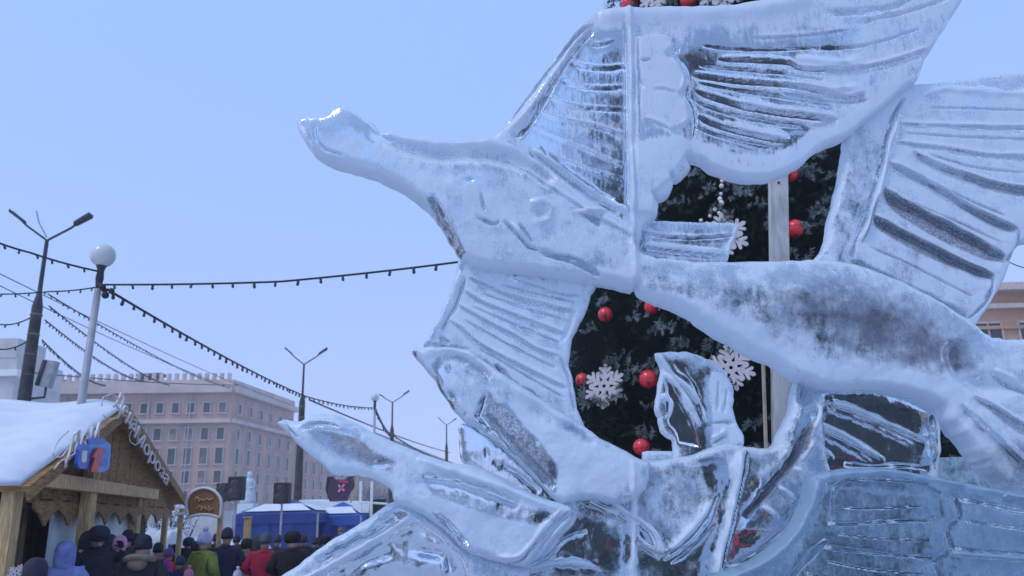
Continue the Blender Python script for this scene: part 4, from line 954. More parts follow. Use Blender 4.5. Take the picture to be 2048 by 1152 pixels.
garland([G2, L3-Vector((0, 0, 2.2)), P(900, 925, 75)], .25, .05, 1.0, .12, 'bulb garland from the far globe lamp past the third street lamp')
L1w = Vector((L1.x, L1.y, 0))
for i, (a, b, sg, bul, lab) in enumerate([
  ((90, 640, 22), (290, 762, 60), .35, 1, 'lowest faint bulb garland leaving the dark pole towards the long building'),
  ((98, 612, 22), (340, 770, 62), .35, 1, 'middle faint bulb garland leaving the dark pole towards the long building'),
  ((96, 588, 22), (460, 775, 66), .35, 1, 'upper faint bulb garland leaving the dark pole towards the long building'),
  ((84, 680, 22), (212, 770, 55), .3, 1, 'short faint bulb garland low on the dark pole above the hut roof'),
  ((-30, 640, 20), (70, 630, 22), .2, 1, 'short bulb garland at the left edge beside the dark pole'),
  ((-30, 690, 21), (62, 678, 22), .2, 1, 'lower short bulb garland at the left edge over the ornate building')]):
    garland([P(*a), P(*b)], sg, .02, .55, .07, lab)
for a, b, lab in [((-40, 528, 20), (590, 812, 60), 'upper overhead wire crossing behind the globe lamp pole'), ((-40, 552, 20), (470, 775, 60), 'lower overhead wire crossing behind the globe lamp pole'),
                  ((2005, 516, 20), (2110, 522, 20), 'overhead wire at the right edge beside the far wing'), ((60, 745, 60), (480, 770, 100), 'overhead wire level with the building roof'), ((620, 800, 40), (900, 905, 95), 'overhead wire between the second and farthest street lamp')]:
    garland([P(*a), P(*b)], .25, .014 if a[2] < 30 else .045, 1, 1, lab, 'overhead_wire', 'wire', 'overhead wires', False)
# floodlight on the first pole's bracket
fl = P(97, 748, L1.y); f = thing('floodlight', 'grey box floodlight on a bracket beside the dark pole above the hut roof', 'floodlight', fl)
k = pxm(L1.y, 750); Mx = Matrix.Rotation(rad(10), 3, 'Y')
MB().box(fl, (24*k, .22, 54*k), Mx).build('housing', mat('grey_housing', (.33, .33, .35), .5), f, True, bevel=.015)
MB().box(fl+Vector((-.14, -.02, .02)), (8*k, .24, 52*k), Mx).build('side_panel', DARKM, f, True)
MB().tube([fl+Vector((-.02, 0, -.36)), fl+Vector((-.02, 0, -.62)), fl+Vector((-.45, 0, -.66))], .035, 6).build('bracket', DARKM, f, True)

# ------------------------------------------------------------------ wooden fairground hut (its gable looks to the right)
GL, GR = P(36, 968, 9.2), None
zE = GL.z
best = min((abs(P(352, 1003, y).z-zE), y) for y in np.arange(9.5, 19, .02)); GR = P(352, 1003, float(best[1]))
gu = Vector((GR.x-GL.x, GR.y-GL.y, 0)).normalized(); gn = Vector((gu.y, -gu.x, 0))
if gn.dot(CAM-GL) < 0: gn = -gn
GA = Ppl(229, 822, GL, gn); gv = -gn                      # gv runs into the hut, along the ridge
UP = Vector((0, 0, 1))
hut = thing('wooden_hut', 'brown wooden hut with snow covered gable roof at the left edge', 'hut', (GL.x, GL.y, 0))
def G(px, py, off=0.0): return Ppl(px, py, GL+gn*off, gn)
wG = (GR-GL).length; uA = (GA-GL).dot(gu); hA = GA.z-zE
DEEP = 5.2
def gp(u, z, v=0.0): return Vector((GL.x, GL.y, 0))+gu*u+UP*z+gv*v
# gable boards, cut to the slope, thin gaps between them
nb = 22; bw = wG/nb
MB().hexa([gp(.05, zE-.25, .075), gp(wG-.05, zE-.25, .075), gp(wG-.05, zE-.25, .10), gp(.05, zE-.25, .10)],
          [gp(uA-.05, GA.z-.12, .075), gp(uA+.05, GA.z-.12, .075), gp(uA+.05, GA.z-.12, .10), gp(uA-.05, GA.z-.12, .10)]).build('gable_backing', WOODDARK, hut)
def slope_z(u): return zE+hA*(u/uA if u < uA else (wG-u)/(wG-uA))
for i in range(nb):
    a, b = i*bw+.008, (i+1)*bw-.008; jz = random.uniform(0, .012)
    za, zb = slope_z(a)-.10, slope_z(b)-.10; z0 = zE-.14-.05*(i % 2)
    if min(za, zb) < z0+.04: continue
    MB().hexa([gp(a, z0, .02-jz), gp(b, z0, .02-jz), gp(b, z0, .06), gp(a, z0, .06)], [gp(a, za, .02-jz), gp(b, zb, .02-jz), gp(b, zb, .06), gp(a, za, .06)]).build('plank', WOODD, hut)
# roof: two boarded slopes with snow on top
def slope_slab(u0, z0, u1, z1, t, v0, v1, lift):
    d = Vector((u1-u0, z1-z0)).normalized(); nrm = Vector((-d.y, d.x)); nrm = nrm if nrm.y > 0 else -nrm
    def q(u, z, l, v): return gp(u+nrm.x*l, z+nrm.y*l, v)
    return [q(u0, z0, lift, v0), q(u1, z1, lift, v0), q(u1, z1, lift, v1), q(u0, z0, lift, v1)], [q(u0, z0, lift+t, v0), q(u1, z1, lift+t, v0), q(u1, z1, lift+t, v1), q(u0, z0, lift+t, v1)]
sl_ = hA/uA; sr_ = hA/(wG-uA)
for u0, z0, u1, z1 in ((-.25, zE-.25*sl_, uA, GA.z), (wG+.25, zE-.25*sr_, uA, GA.z)):
    b, t = slope_slab(u0, z0, u1, z1, .06, -.18, DEEP, .0); r_ = MB().hexa(b, t).build('roof', WOODD, hut)
    sn = MB(); nu, nv_ = 34, 60; dd = Vector((u1-u0, z1-z0)).normalized(); nn = Vector((-dd.y, dd.x)); nn = nn if nn.y > 0 else -nn
    for lay in (0, 1):
        for i in range(nu+1):
            for j in range(nv_+1):
                a, b_ = i/nu, j/nv_; e_ = min(1, 14*a+.25, 16*b_+.15, 16*(1-b_)+.15)
                hgt = .064+lay*(.10+.06*float(vnoise(np.array([a*300.]), np.array([b_*500.]), 60, 5, 3)[0])+.03*math.sin(b_*23))*e_**.5
                sag = -.05*(1-min(1, 10*a))*lay*(1+math.sin(b_*40+math.sin(b_*90)))
                u = u0+(u1-u0)*a+nn.x*hgt+dd.x*sag; z = z0+(z1-z0)*a+nn.y*hgt+dd.y*sag
                sn.v.append(inv(r_) @ gp(u, z, -.13+.04*lay*math.sin(a*19)+(DEEP+.15)*b_))
    M_ = (nu+1)*(nv_+1); ix = lambda i, j, l: l*M_+i*(nv_+1)+j
    for i in range(nu):
        for j in range(nv_): sn.f.append((ix(i, j, 1), ix(i+1, j, 1), ix(i+1, j+1, 1), ix(i, j+1, 1))); sn.f.append((ix(i, j, 0), ix(i, j+1, 0), ix(i+1, j+1, 0), ix(i+1, j, 0)))
    for i in range(nu): sn.f.append((ix(i, 0, 0), ix(i+1, 0, 0), ix(i+1, 0, 1), ix(i, 0, 1))); sn.f.append((ix(i, nv_, 0), ix(i, nv_, 1), ix(i+1, nv_, 1), ix(i+1, nv_, 0)))
    for j in range(nv_): sn.f.append((ix(0, j, 0), ix(0, j, 1), ix(0, j+1, 1), ix(0, j+1, 0))); sn.f.append((ix(nu, j, 0), ix(nu, j+1, 0), ix(nu, j+1, 1), ix(nu, j, 1)))
    sn.mi = [0]*len(sn.f); link('snow_cover', sn.mesh('snow_cover', True, [SNOW]), r_)
    b, t = slope_slab(u0, z0, u1, z1, .16, -.215, -.18, -.10); MB().hexa(b, t).build('fascia', WOODD, hut)
# frame: posts, tie beam, king post
def post_at(px, w, ztop, v=0.0, name='post', m=WOOD):
    c = G(px, 1000); u = (c-GL).dot(gu); MB().hexa([gp(u-w/2, 0, v-.06), gp(u+w/2, 0, v-.06), gp(u+w/2, 0, v+.08), gp(u-w/2, 0, v+.08)], [gp(u-w/2, ztop, v-.06), gp(u+w/2, ztop, v-.06), gp(u+w/2, ztop, v+.08), gp(u-w/2, ztop, v+.08)]).build(name, m, hut); return u
post_at(30, .24, zE-.02, .02); post_at(163, .26, zE+.30, -.10); post_at(281, .26, zE, .05)
zb = G(160, 972).z
MB().hexa([gp(.28, zb-.085, -.20), gp(wG*.70, zb-.085, -.20), gp(wG*.70, zb-.085, -.04), gp(.28, zb-.085, -.04)], [gp(.28, zb+.085, -.20), gp(wG*.70, zb+.085, -.20), gp(wG*.70, zb+.085, -.04), gp(.28, zb+.085, -.04)]).build('tie_beam', WOOD, hut)
uk = (G(172, 940)-GL).dot(gu)
MB().hexa([gp(uk-.10, zb+.09, -.16), gp(uk+.10, zb+.09, -.16), gp(uk+.10, zb+.09, -.06), gp(uk-.10, zb+.09, -.06)], [gp(uk-.24, zb+.62, -.16), gp(uk+.26, zb+.62, -.16), gp(uk+.26, zb+.62, -.06), gp(uk-.24, zb+.62, -.06)]).build('king_post', WOOD, hut)
# scalloped valance under the gable
zv = zE-.16
for i in range(9):
    a = .55+i*(wG-.9)/9; w = (wG-.9)/9
    MB().prism([(0, 0), (w-.01, 0), (w-.01, -.10), (w*.75, -.16), (w*.5, -.30), (w*.25, -.16), (0, -.10)], gp(a, zv, -.012), gu, UP, gv, .03).build('valance_board', WOODD, hut)
# pale blue backdrop between the posts, back and side walls, door, window
ub0, ub1 = (G(128, 1040)-GL).dot(gu), (G(273, 1040)-GL).dot(gu)
MB().hexa([gp(ub0, .9, .13), gp(ub1, .9, .13), gp(ub1, .9, .17), gp(ub0, .9, .17)], [gp(ub0, zE-.05, .13), gp(ub1, zE-.05, .13), gp(ub1, zE-.05, .17), gp(ub0, zE-.05, .17)]).build('backdrop', mat('pale_blue_sheet', (.72, .84, .86), .6, .06, 1.5, col2=(.82, .88, .90)), hut)
for c in range(5):
    a = .02+c*.0; 
ud0, ud1 = (G(62, 1040)-GL).dot(gu), (G(104, 1040)-GL).dot(gu)
for k in range(4):
    a = ud0+(ud1-ud0)*k/4+.01; b = ud0+(ud1-ud0)*(k+1)/4-.01
    MB().hexa([gp(a, 0, .28), gp(b, 0, .28), gp(b, 0, .33), gp(a, 0, .33)], [gp(a, zE-.02, .28), gp(b, zE-.02, .28), gp(b, zE-.02, .33), gp(a, zE-.02, .33)]).build('door_plank', mat('old_wood', (.17, .11, .065), .75, .2, 5, stretch=(6, 6, 1)), hut)
MB().hexa([gp(.0, 0, .5), gp(wG*.97, 0, .5), gp(wG*.97, 0, .56), gp(.0, 0, .56)], [gp(.0, zE, .5), gp(wG*.97, zE, .5), gp(wG*.97, zE, .56), gp(.0, zE, .56)]).build('wall', WOODDARK, hut)
MB().hexa([gp(0.02, 0, .6), gp(.10, 0, .6), gp(.10, 0, DEEP-.2), gp(.02, 0, DEEP-.2)], [gp(.02, zE, .6), gp(.10, zE, .6), gp(.10, zE, DEEP-.2), gp(.02, zE, DEEP-.2)]).build('wall', WOODD, hut)
uw0, uw1 = (G(38, 1040)-GL).dot(gu), (G(60, 1040)-GL).dot(gu)
zt_, zb_ = G(50, 1005).z, G(50, 1100).z
MB().hexa([gp(uw0, zb_, .44), gp(uw1, zb_, .44), gp(uw1, zb_, .47), gp(uw0, zb_, .47)], [gp(uw0, zt_, .44), gp(uw1, zt_, .44), gp(uw1, zt_, .47), gp(uw0, zt_, .47)]).build('window', PANE, hut)
for k in range(4):
    z = zb_+(zt_-zb_)*k/3; MB().hexa([gp(uw0, z-.02, .40), gp(uw1, z-.02, .40), gp(uw1, z-.02, .43), gp(uw0, z-.02, .43)], [gp(uw0, z+.02, .40), gp(uw1, z+.02, .40), gp(uw1, z+.02, .43), gp(uw0, z+.02, .43)]).build('window_bar', WOODD, hut)
# lettering along the two slopes and the blue and red channel sign
def text_mesh(txt, shear=.0, ext=.02, bold=0.0):
    c = bpy.data.curves.new('lettering', 'FONT'); c.body = txt; c.size = 1; c.shear = shear; c.extrude = ext; c.offset = bold
    o = bpy.data.objects.new('tmp', c); COL.objects.link(o); bpy.context.view_layer.update()
    me = bpy.data.meshes.new_from_object(o.evaluated_get(bpy.context.evaluated_depsgraph_get())); bpy.data.objects.remove(o); return me
WHL = mat('white_letters', (.72, .66, .62), .5)
def put_text(txt, p0, p1, hgt, parent, m, v, shear=.25, name='lettering', bold=-.004, fit=True, up=None):
    me = text_mesh(txt, shear, .012, bold); co = np.array([q.co[:] for q in me.vertices]); x0, x1 = co[:, 0].min(), co[:, 0].max(); y0 = co[:, 1].min(); y1 = co[:, 1].max()
    A, B = G(*p0, 0.2), G(*p1, 0.2); d = B-A; L = d.length; d.normalize(); n = gn; upv = n.cross(d); upv = upv if upv.z > 0 else -upv
    sx = L/(x1-x0) if fit else hgt
    for q in me.vertices:
        x, y, z = q.co; w = A+d*((x-x0)*sx)+upv*(y*hgt)+gn*(z*1.0+v); q.co = inv(parent) @ w
    me.materials.append(m); me.update(); return link(name, me, parent)
put_text('Дом', (122, 926), (194, 874), .40, hut, WHL, .04, .3)
put_text('Деда', (219, 806), (262, 866), .36, hut, WHL, .06, .3)
put_text('Мороза', (262, 874), (330, 974), .36, hut, WHL, .04, .3)
# big looping swashes of the capitals
def swash(pxs, r=.009, v=.25): MB().tube([G(a, b, v) for a, b in catmull(pxs, False, 5)], r, 6).build('letter_swash', WHL, hut, True)
swash([(137,862),(118,880),(106,905),(110,915),(124,912),(136,896)]); swash([(134,916),(120,924),(108,938)])
swash([(203,812),(206,795),(222,788),(238,798),(244,818),(236,836),(218,838),(206,830)]); swash([(268,856),(260,868),(260,882),(270,890),(282,884)])
sg = thing('channel_sign', 'blue rounded sign with a slanted red figure one on the hut gable', 'sign', G(182, 912, .3))
BLUE = mat('blue_plastic', (.03, .12, .50), .4, .08, 5); LBLUE = mat('light_blue_plastic', (.06, .26, .72), .4); RED = mat('red_plastic', (.62, .03, .04), .4)
def sg_prism(poly, name, m, v0, t): MB().prism([((G(a, b, .3)-sg.location).dot(gu), (G(a, b, .3)-sg.location).z) for a, b in poly], Vector(sg.location)+gn*v0, gu, UP, gn, t).build(name, m, sg)
def rrect(x0, y0, x1, y1, r, sk=0):
    o = []
    for cx, cy, a0 in ((x1-r, y0+r, -90), (x1-r, y1-r, 0), (x0+r, y1-r, 90), (x0+r, y0+r, 180)):
        for k in range(5): a = rad(a0+k*22.5); X = cx+r*math.cos(a); Y = cy+r*math.sin(a); o.append((X+sk*(y1-Y), Y))
    return o
sg_prism(rrect(147, 888, 171, 938, 11, .1), 'letter', BLUE, 0, .045); sg_prism(rrect(154, 901, 163, 925, 4, .1), 'letter_centre', WHITEP, .045, .012)
sg_prism(rrect(166, 882, 214, 944, 14, .05), 'letter', LBLUE, .0, .035)
sg_prism(rrect(194, 896, 207, 908, 4), 'letter_centre', BLUE, .035, .012); sg_prism(rrect(194, 916, 209, 932, 4), 'letter_centre', BLUE, .035, .012); sg_prism(rrect(170, 876, 205, 888, 5), 'letter_edge', BLUE, .01, .03)
sg_prism([(183, 896), (196, 896), (184, 944), (169, 944), (177, 914), (172, 916)], 'digit', RED, .05, .03)

# white cutout ornament low beside the left post
p = P(34, 1150, 9.0); o = link('snowflake', sfm); o.location = p; o.scale = (.11, .11, .11); o.rotation_euler = (0, .3, .3)
tag(o, 'small white snowflake cutout low beside the left hut post', 'snowflake')

# ------------------------------------------------------------------ things on the far side of the crowd
# arched brown sign between posts
D = 15.0; k = pxm(D, 1010)
def Q(px, py, dy=0.0): return P(px, py, D)+Vector((0, dy, 0))
arch = thing('arched_sign', 'arched brown signboard with white rounded border on wooden posts', 'sign', (Q(410, 1010).x, D, 0))
pa = [(376,1036),(373,1010),(376,995),(388,982),(408,976),(428,982),(440,995),(443,1010),(440,1036),(425,1031),(408,1029),(390,1031)]
pc = catmull(pa, True, 4, 50)
o0 = Q(408, 1010); MB().prism([((Q(a, b)-o0).x, (Q(a, b)-o0).z) for a, b in pc], o0, Vector((1, 0, 0)), UP, Vector((0, 1, 0)), .05).build('board', mat('sign_brown', (.30, .15, .07), .6, .1, 8), arch)
ring = [Q(a, b, -.01) for a, b in pc]; MB().tube(ring+[ring[0], ring[1]], .028, 6, False).build('border', WHITEP, arch, True)
GOLD = mat('gold_paint', (.62, .42, .16), .5)
for pts in ([(390,1000),(394,994),(399,998),(397,1004),(404,998),(408,1002),(414,997),(420,1000),(426,996)], [(394,1018),(399,1011),(405,1014),(401,1021),(410,1013),(413,1020),(420,1012),(418,1022),(426,1016)]):
    MB().tube([Q(a, b, -.02) for a, b in catmull(pts, False, 4)], .011, 5).build('brush_lettering', GOLD, arch, True)
for px, dx in ((358, 0), (437, 0)):
    b = Q(px, 1040); MB().box((b.x, D+.08, b.z/2+.1), (.07, .07, b.z+.2)).build('post', WOOD, arch)
b0, b1 = Q(352, 1029), Q(378, 1026); MB().tube([b0, b1], .03, 6).build('rail', WHITEP, arch)
def wood_post(px, pyt, Yd, w, lab, cross=False):
    t = P(px, pyt, Yd); h = thing('wooden_post', lab, 'post', (t.x, Yd, 0)); MB().box((t.x, Yd, t.z/2), (w, w, t.z)).build('shaft', WOOD, h, bevel=.008)
    if cross: MB().box((t.x, Yd, t.z-.02), (w*4, w*.8, .05)).build('crossbar', WHITEP, h)
    else: MB().box((t.x, Yd, t.z+.015), (w*1.25, w*1.25, .03)).build('cap', WOOD, h)
wood_post(331, 1032, 16, .09, 'wooden post with a short white crossbar left of the arched sign', True)
wood_post(496, 1036, 17, .12, 'pale wooden post standing behind the dark round hat before the blue tent')
# snow banks and snowy bushes
def snow_bank(px0, px1, pyt, Yd, dep, seed, name, lab):
    a, b = P(px0, pyt, Yd), P(px1, pyt, Yd); m = MB(); n = 26; j = 7; r = random.Random(seed)
    for i in range(n+1):
        for q in range(j+1):
            s = i/n; w = q/j; h = a.z*math.sin(math.pi*min(1, max(0, w*.98+.01)))**.6*(min(1, 6*s, 6*(1-s)) if 0 < s < 1 else .0)
            m.v.append((a.x+(b.x-a.x)*s, Yd-dep/2+dep*w+r.uniform(-.05, .05), max(-.02, h*(1+r.uniform(-.08, .06)))))
    for i in range(n):
        for q in range(j): c = i*(j+1)+q; m.f.append((c, c+j+1, c+j+2, c+1)); m.mi.append(0)
    return tag(m.build(name, SNOW, smooth=True), lab, kind='structure')
snow_bank(280, 372, 1061, 19, 3, 1, 'snow_bank', 'heap of clean snow behind the crowd near the hut')
snow_bank(440, 545, 1084, 21, 3, 2, 'snow_bank', 'low snow heap in front of the blue tent')
def snowy_bush(px, py, Yd, h, lab, seed):
    r = random.Random(seed); c = P(px, py, Yd); t = thing('bush', lab, 'bush', (c.x, Yd, 0), 0, 'snowy bushes beyond the crowd'); tw = MB(); sn = MB()
    for i in range(70):
        th = r.uniform(0, 6.28); e = Vector((c.x+math.cos(th)*r.uniform(.1, .8), Yd+math.sin(th)*r.uniform(.1, .6), h*r.uniform(.45, 1.0)))
        m_ = Vector((c.x, Yd, 0)).lerp(e, .5)+Vector((r.uniform(-.1, .1), 0, .1)); tw.tube([(c.x+r.uniform(-.1, .1), Yd, 0), m_, e], [.02, .013, .006], 4, False)
        for k in range(2): sn.ball(m_.lerp(e, r.uniform(.3, 1))+Vector((0, 0, .03)), r.uniform(.03, .08), 6, 4, (1.6, 1, .6))
    tw.build('branches', mat('bush_bark', (.09, .075, .08), .9), t); sn.build('snow_clumps', SNOW, t, True)['kind'] = 'stuff'
snowy_bush(308, 1010, 22, 2.5, 'snow dusted bush between the hut and the arched sign', 3)
snowy_bush(352, 1018, 25, 2.3, 'snow dusted bush left of the brown arched sign', 4)
# blue tents
BT = mat('blue_tarpaulin', (.02, .045, .21), .55, .12, 1.5, bump=.1); BT2 = mat('bright_blue_tarpaulin', (.03, .08, .34), .55, .1, 1.5)
def tent(x0, x1, yev, ypk, Yd, dep, lab, mats, snow):
    a, b = P(x0, yev, Yd), P(x1, yev, Yd); pk = P((x0+x1)/2, ypk, Yd+dep/2); cx = (a.x+b.x)/2; z = a.z
    t = thing('tent', lab, 'tent', (cx, Yd, 0))
    e = [(a.x, Yd), (b.x, Yd), (b.x, Yd+dep), (a.x, Yd+dep)]
    c = MB(); c.v = [(x, y, z) for x, y in e]+[(cx, Yd+dep/2, pk.z)]+[(x, y, z-.34) for x, y in e]; c.f = [(0, 1, 4), (1, 2, 4), (2, 3, 4), (3, 0, 4)]+[(i, (i+1) % 4, 5+(i+1) % 4, 5+i) for i in range(4)]; c.mi = [0]*8
    c.build('canopy', mats[0], t)
    s = MB(); 
    for i in range(4):
        p, q = Vector((*e[i], z)), Vector((*e[(i+1) % 4], z)); top = Vector((cx, Yd+dep/2, pk.z)); off = Vector((0, 0, .05))
        s.add([p.lerp(q, .06).lerp(top, .10)+off, p.lerp(q, .94).lerp(top, .10)+off, q.lerp(top, .55)+off, p.lerp(top, .55)+off], [(0, 1, 2, 3)])
    if snow: s.build('snow_patch', SNOW, t)
    n = 7
    for i in range(n):
        u0, u1 = a.x+(b.x-a.x)*i/n, a.x+(b.x-a.x)*(i+1)/n
        MB().box(((u0+u1)/2, Yd+.05+.03*(i % 2), (z-.3)/2), (u1-u0+.02, .03, z-.3)).build('wall_panel', mats[i % len(mats)], t)
    for x, y in e: MB().tube([(x, y, 0), (x, y, z)], .035, 8).build('leg', GREYM, t)
tent(466, 636, 1030, 997, 30, 3.2, 'dark blue market tent with a dusting of snow on its canopy', [BT], True)
tent(616, 722, 1034, 1004, 31.5, 3.0, 'bright blue tent right of the dark blue one under the stage', [BT2, BT], True)
# stage roof, poster, white frame
D = 34.0
a, b = P(592, 1000, D), P(738, 1026, D)
stg = thing('stage', 'low stage with a white snow covered roof edge behind the blue tents', 'stage', ((a.x+b.x)/2, D, 0))
za = a.z; zb2 = P(700, 1024, D).z
MB().hexa([(a.x, D, zb2), (b.x, D, zb2), (b.x, D+4, zb2), (a.x, D+4, zb2)], [(a.x+.1, D+.1, za), (b.x, D+.1, za-.25), (b.x, D+4, za-.1), (a.x+.1, D+4, za+.1)]).build('roof', SNOW, stg)
MB().box(((a.x+b.x)/2, D+2, zb2/2), (b.x-a.x-.2, 3.8, zb2-.05)).build('skirt', BT, stg)
b0, b1 = P(738, 1032, D-1), P(762, 1000, D-1)
MB().box(((b0.x+b1.x)/2+.1, D-.8, 1.2), (.62, .5, 2.6)).build('dark_opening', BLACK, stg)
for px in (722, 744): q = P(px, 962, D-1.2); MB().box((q.x, D-1.2, q.z/2), (.10, .10, q.z)).build('upright', WHITEP, stg)
q0, q1 = P(716, 1004, D-1.2), P(775, 1008, D-1.2); MB().tube([q0, q1], .05, 6).build('top_rail', WHITEP, stg)
pw = thing('poster_panel', 'dark patterned panel with a pink cross shape on the stage roof', 'poster', P(682, 1000, D+.6))
c = P(682, 977, D+.6); k = pxm(D, 980)
MB().prism([(a*k, -b*k) for a, b in ((-29,-24),(-17,-25),(-12,-18),(8,-18),(17,-26),(28,-23),(27,-2),(19,9),(13,25),(-18,25),(-27,8),(-32,-2))], c, Vector((1,0,0)), UP, Vector((0,1,0)), .12).build('panel', mat('poster_print', (.02, .018, .03), .5, .3, 14, col2=(.10, .04, .09)), pw)
PINKP = mat('pink_print', (.70, .25, .42), .6)
for an, ln in ((.75, 17), (-.9, 19)): MB().box(c+Vector((.02, -.02, .02)), (ln*k, .02, 4*k), Matrix.Rotation(an, 3, 'Y')).build('cross_bar', PINKP, pw)
MB().box(c+Vector((.1, -.02, 14*k)), (20*k, .02, 5*k), Matrix.Rotation(.2, 3, 'Y')).build('stripe', mat('red_print', (.5, .05, .12), .6), pw)
for sx in (-1, 1): MB().tube([c+Vector((sx*20*k, .1, -28*k)), c+Vector((sx*30*k, .0, -2*k)), c+Vector((sx*26*k, 0, 22*k))], .04, 6).build('support', BLACK if sx < 0 else WOOD, pw)
# loudspeakers on stands
for px0, px1, py0, py1, Yd, lab in ((436, 461, 967, 1002, 27, 'rear left loudspeaker on a stand overlapping another beside the pale statue'), (459, 488, 954, 1000, 26, 'black loudspeaker on a stand touching the pale statue'), (550, 580, 966, 1007, 27.5, 'black loudspeaker on a stand in front of the dark blue tent')):
    c = P((px0+px1)/2, (py0+py1)/2, Yd); k = pxm(Yd, 980); t = thing('loudspeaker', lab, 'loudspeaker', (c.x, Yd, 0), .2, 'loudspeakers near the stage')
    MB().box(c, ((px1-px0)*k, .42, (py1-py0)*k)).build('cabinet', BLACK, t, bevel=.03)
    for dz, r in ((.09, .15), (-.14, .2)): MB().lathe([(r, 0), (r*.95, .02), (r*.3, .005)], (0, 0, 0), 16).build('cone', mat('grey_cone', (.05, .05, .055), .5), None, True)
    cs = [o for o in bpy.data.objects if o.name.startswith('cone') and o.parent is None]
    for q, dz in zip(cs, (.12, -.16)): q.parent = t; q.location = inv(t) @ (c+Vector((0, -.22, dz))); q.rotation_euler = (rad(90), 0, 0)
    MB().tube([(c.x, Yd, .0), (c.x, Yd, c.z-.3)], .035, 8).build('pole', GREYM, t)
    for q in range(3): th = q*2.09; MB().tube([(c.x, Yd, .9), (c.x+.55*math.cos(th), Yd+.55*math.sin(th), .02)], .02, 6).build('leg', GREYM, t)
# pale statue
D = 36.0; s0 = P(496, 1008, D); k = pxm(D, 980)
st = thing('statue', 'pale snow statue of a robed figure right of the black loudspeakers', 'statue', (s0.x, D, 0))
H_ = 62*k
MB().lathe([(.36, 0), (.33, H_*.12), (.27, H_*.35), (.20, H_*.55), (.24, H_*.68), (.22, H_*.76), (.08, H_*.84), (.07, H_*.86)], (s0.x, D, s0.z), 16, 1, .8).build('robe', mat('packed_snow', (.56, .64, .68), .7, .05, 4, bump=.3), st, True)
MB().ball((s0.x, D, s0.z+H_*.91), .13, 12, 8, (1, 1, 1.2)).build('head', mat('packed_snow', (.56, .64, .68)), st, True)
for sx in (-1, 1): MB().tube([(s0.x+sx*.19, D, s0.z+H_*.72), (s0.x+sx*.24, D-.05, s0.z+H_*.52), (s0.x+sx*.08, D-.2, s0.z+H_*.48)], [.07, .06, .05], 8).build('arm', mat('packed_snow', (.56, .64, .68)), st, True)
MB().box((s0.x, D, s0.z/2), (.7, .7, s0.z)).build('pedestal', SNOW, st, bevel=.03)
# low wall of ice blocks seen between the clear wing and the tail feathers
D = 9.5; iw = thing('ice_wall', 'low wall of clear ice blocks between clear wing and tail feathers', 'wall', (P(1920, 930, D).x, D, 0))
zt = P(1920, 914, D).z; x0 = P(1862, 930, D).x; ICEB = ice_material('wall_ice', (.45, .60, .70), (.80, .92, .96), .15)
for r in range(4):
    for c in range(4):
        hh = zt/4; m = MB().box((x0+.30+c*.5+(r % 2)*.25-.25, D+random.uniform(-.01, .01), hh*(r+.5)), (.49, .28, hh-.012)); o = m.build('ice_block', ICEB, iw, bevel=.02)
        at = o.data.attributes.new('frost', 'FLOAT', 'POINT'); at.data.foreach_set('value', np.full(len(o.data.vertices), .6, np.float32))

# ------------------------------------------------------------------ people
SKIN = mat('skin', (.50, .30, .24), .55, .05, 6)
def skin_mesh(name, verts, edges, radii, root=0, sub=1):
    me = bpy.data.meshes.new(name); me.from_pydata(verts, edges, []); o = bpy.data.objects.new('tmp', me); COL.objects.link(o)
    o.modifiers.new('s', 'SKIN'); o.modifiers.new('u', 'SUBSURF').levels = sub
    for i, r in enumerate(radii):
        d = me.skin_vertices[0].data[i]; d.radius = r if isinstance(r, tuple) else (r, r); d.use_root = (i == root)
    bpy.context.view_layer.update()
    m2 = bpy.data.meshes.new_from_object(o.evaluated_get(bpy.context.evaluated_depsgraph_get())); bpy.data.objects.remove(o); m2.name = name
    m2.polygons.foreach_set('use_smooth', [True]*len(m2.polygons)); return m2
def arm_pts(kind, s):
    if kind == 'down': return [(s*.20, .0, 1.41), (s*.27, .02, 1.14), (s*.25, -.10, .93)]
    if kind == 'pocket': return [(s*.20, .0, 1.41), (s*.31, .06, 1.16), (s*.17, -.14, 1.06)]
    return [(s*.20, .0, 1.41), (s*.33, -.08, 1.24), (s*.22, -.24, 1.50)]
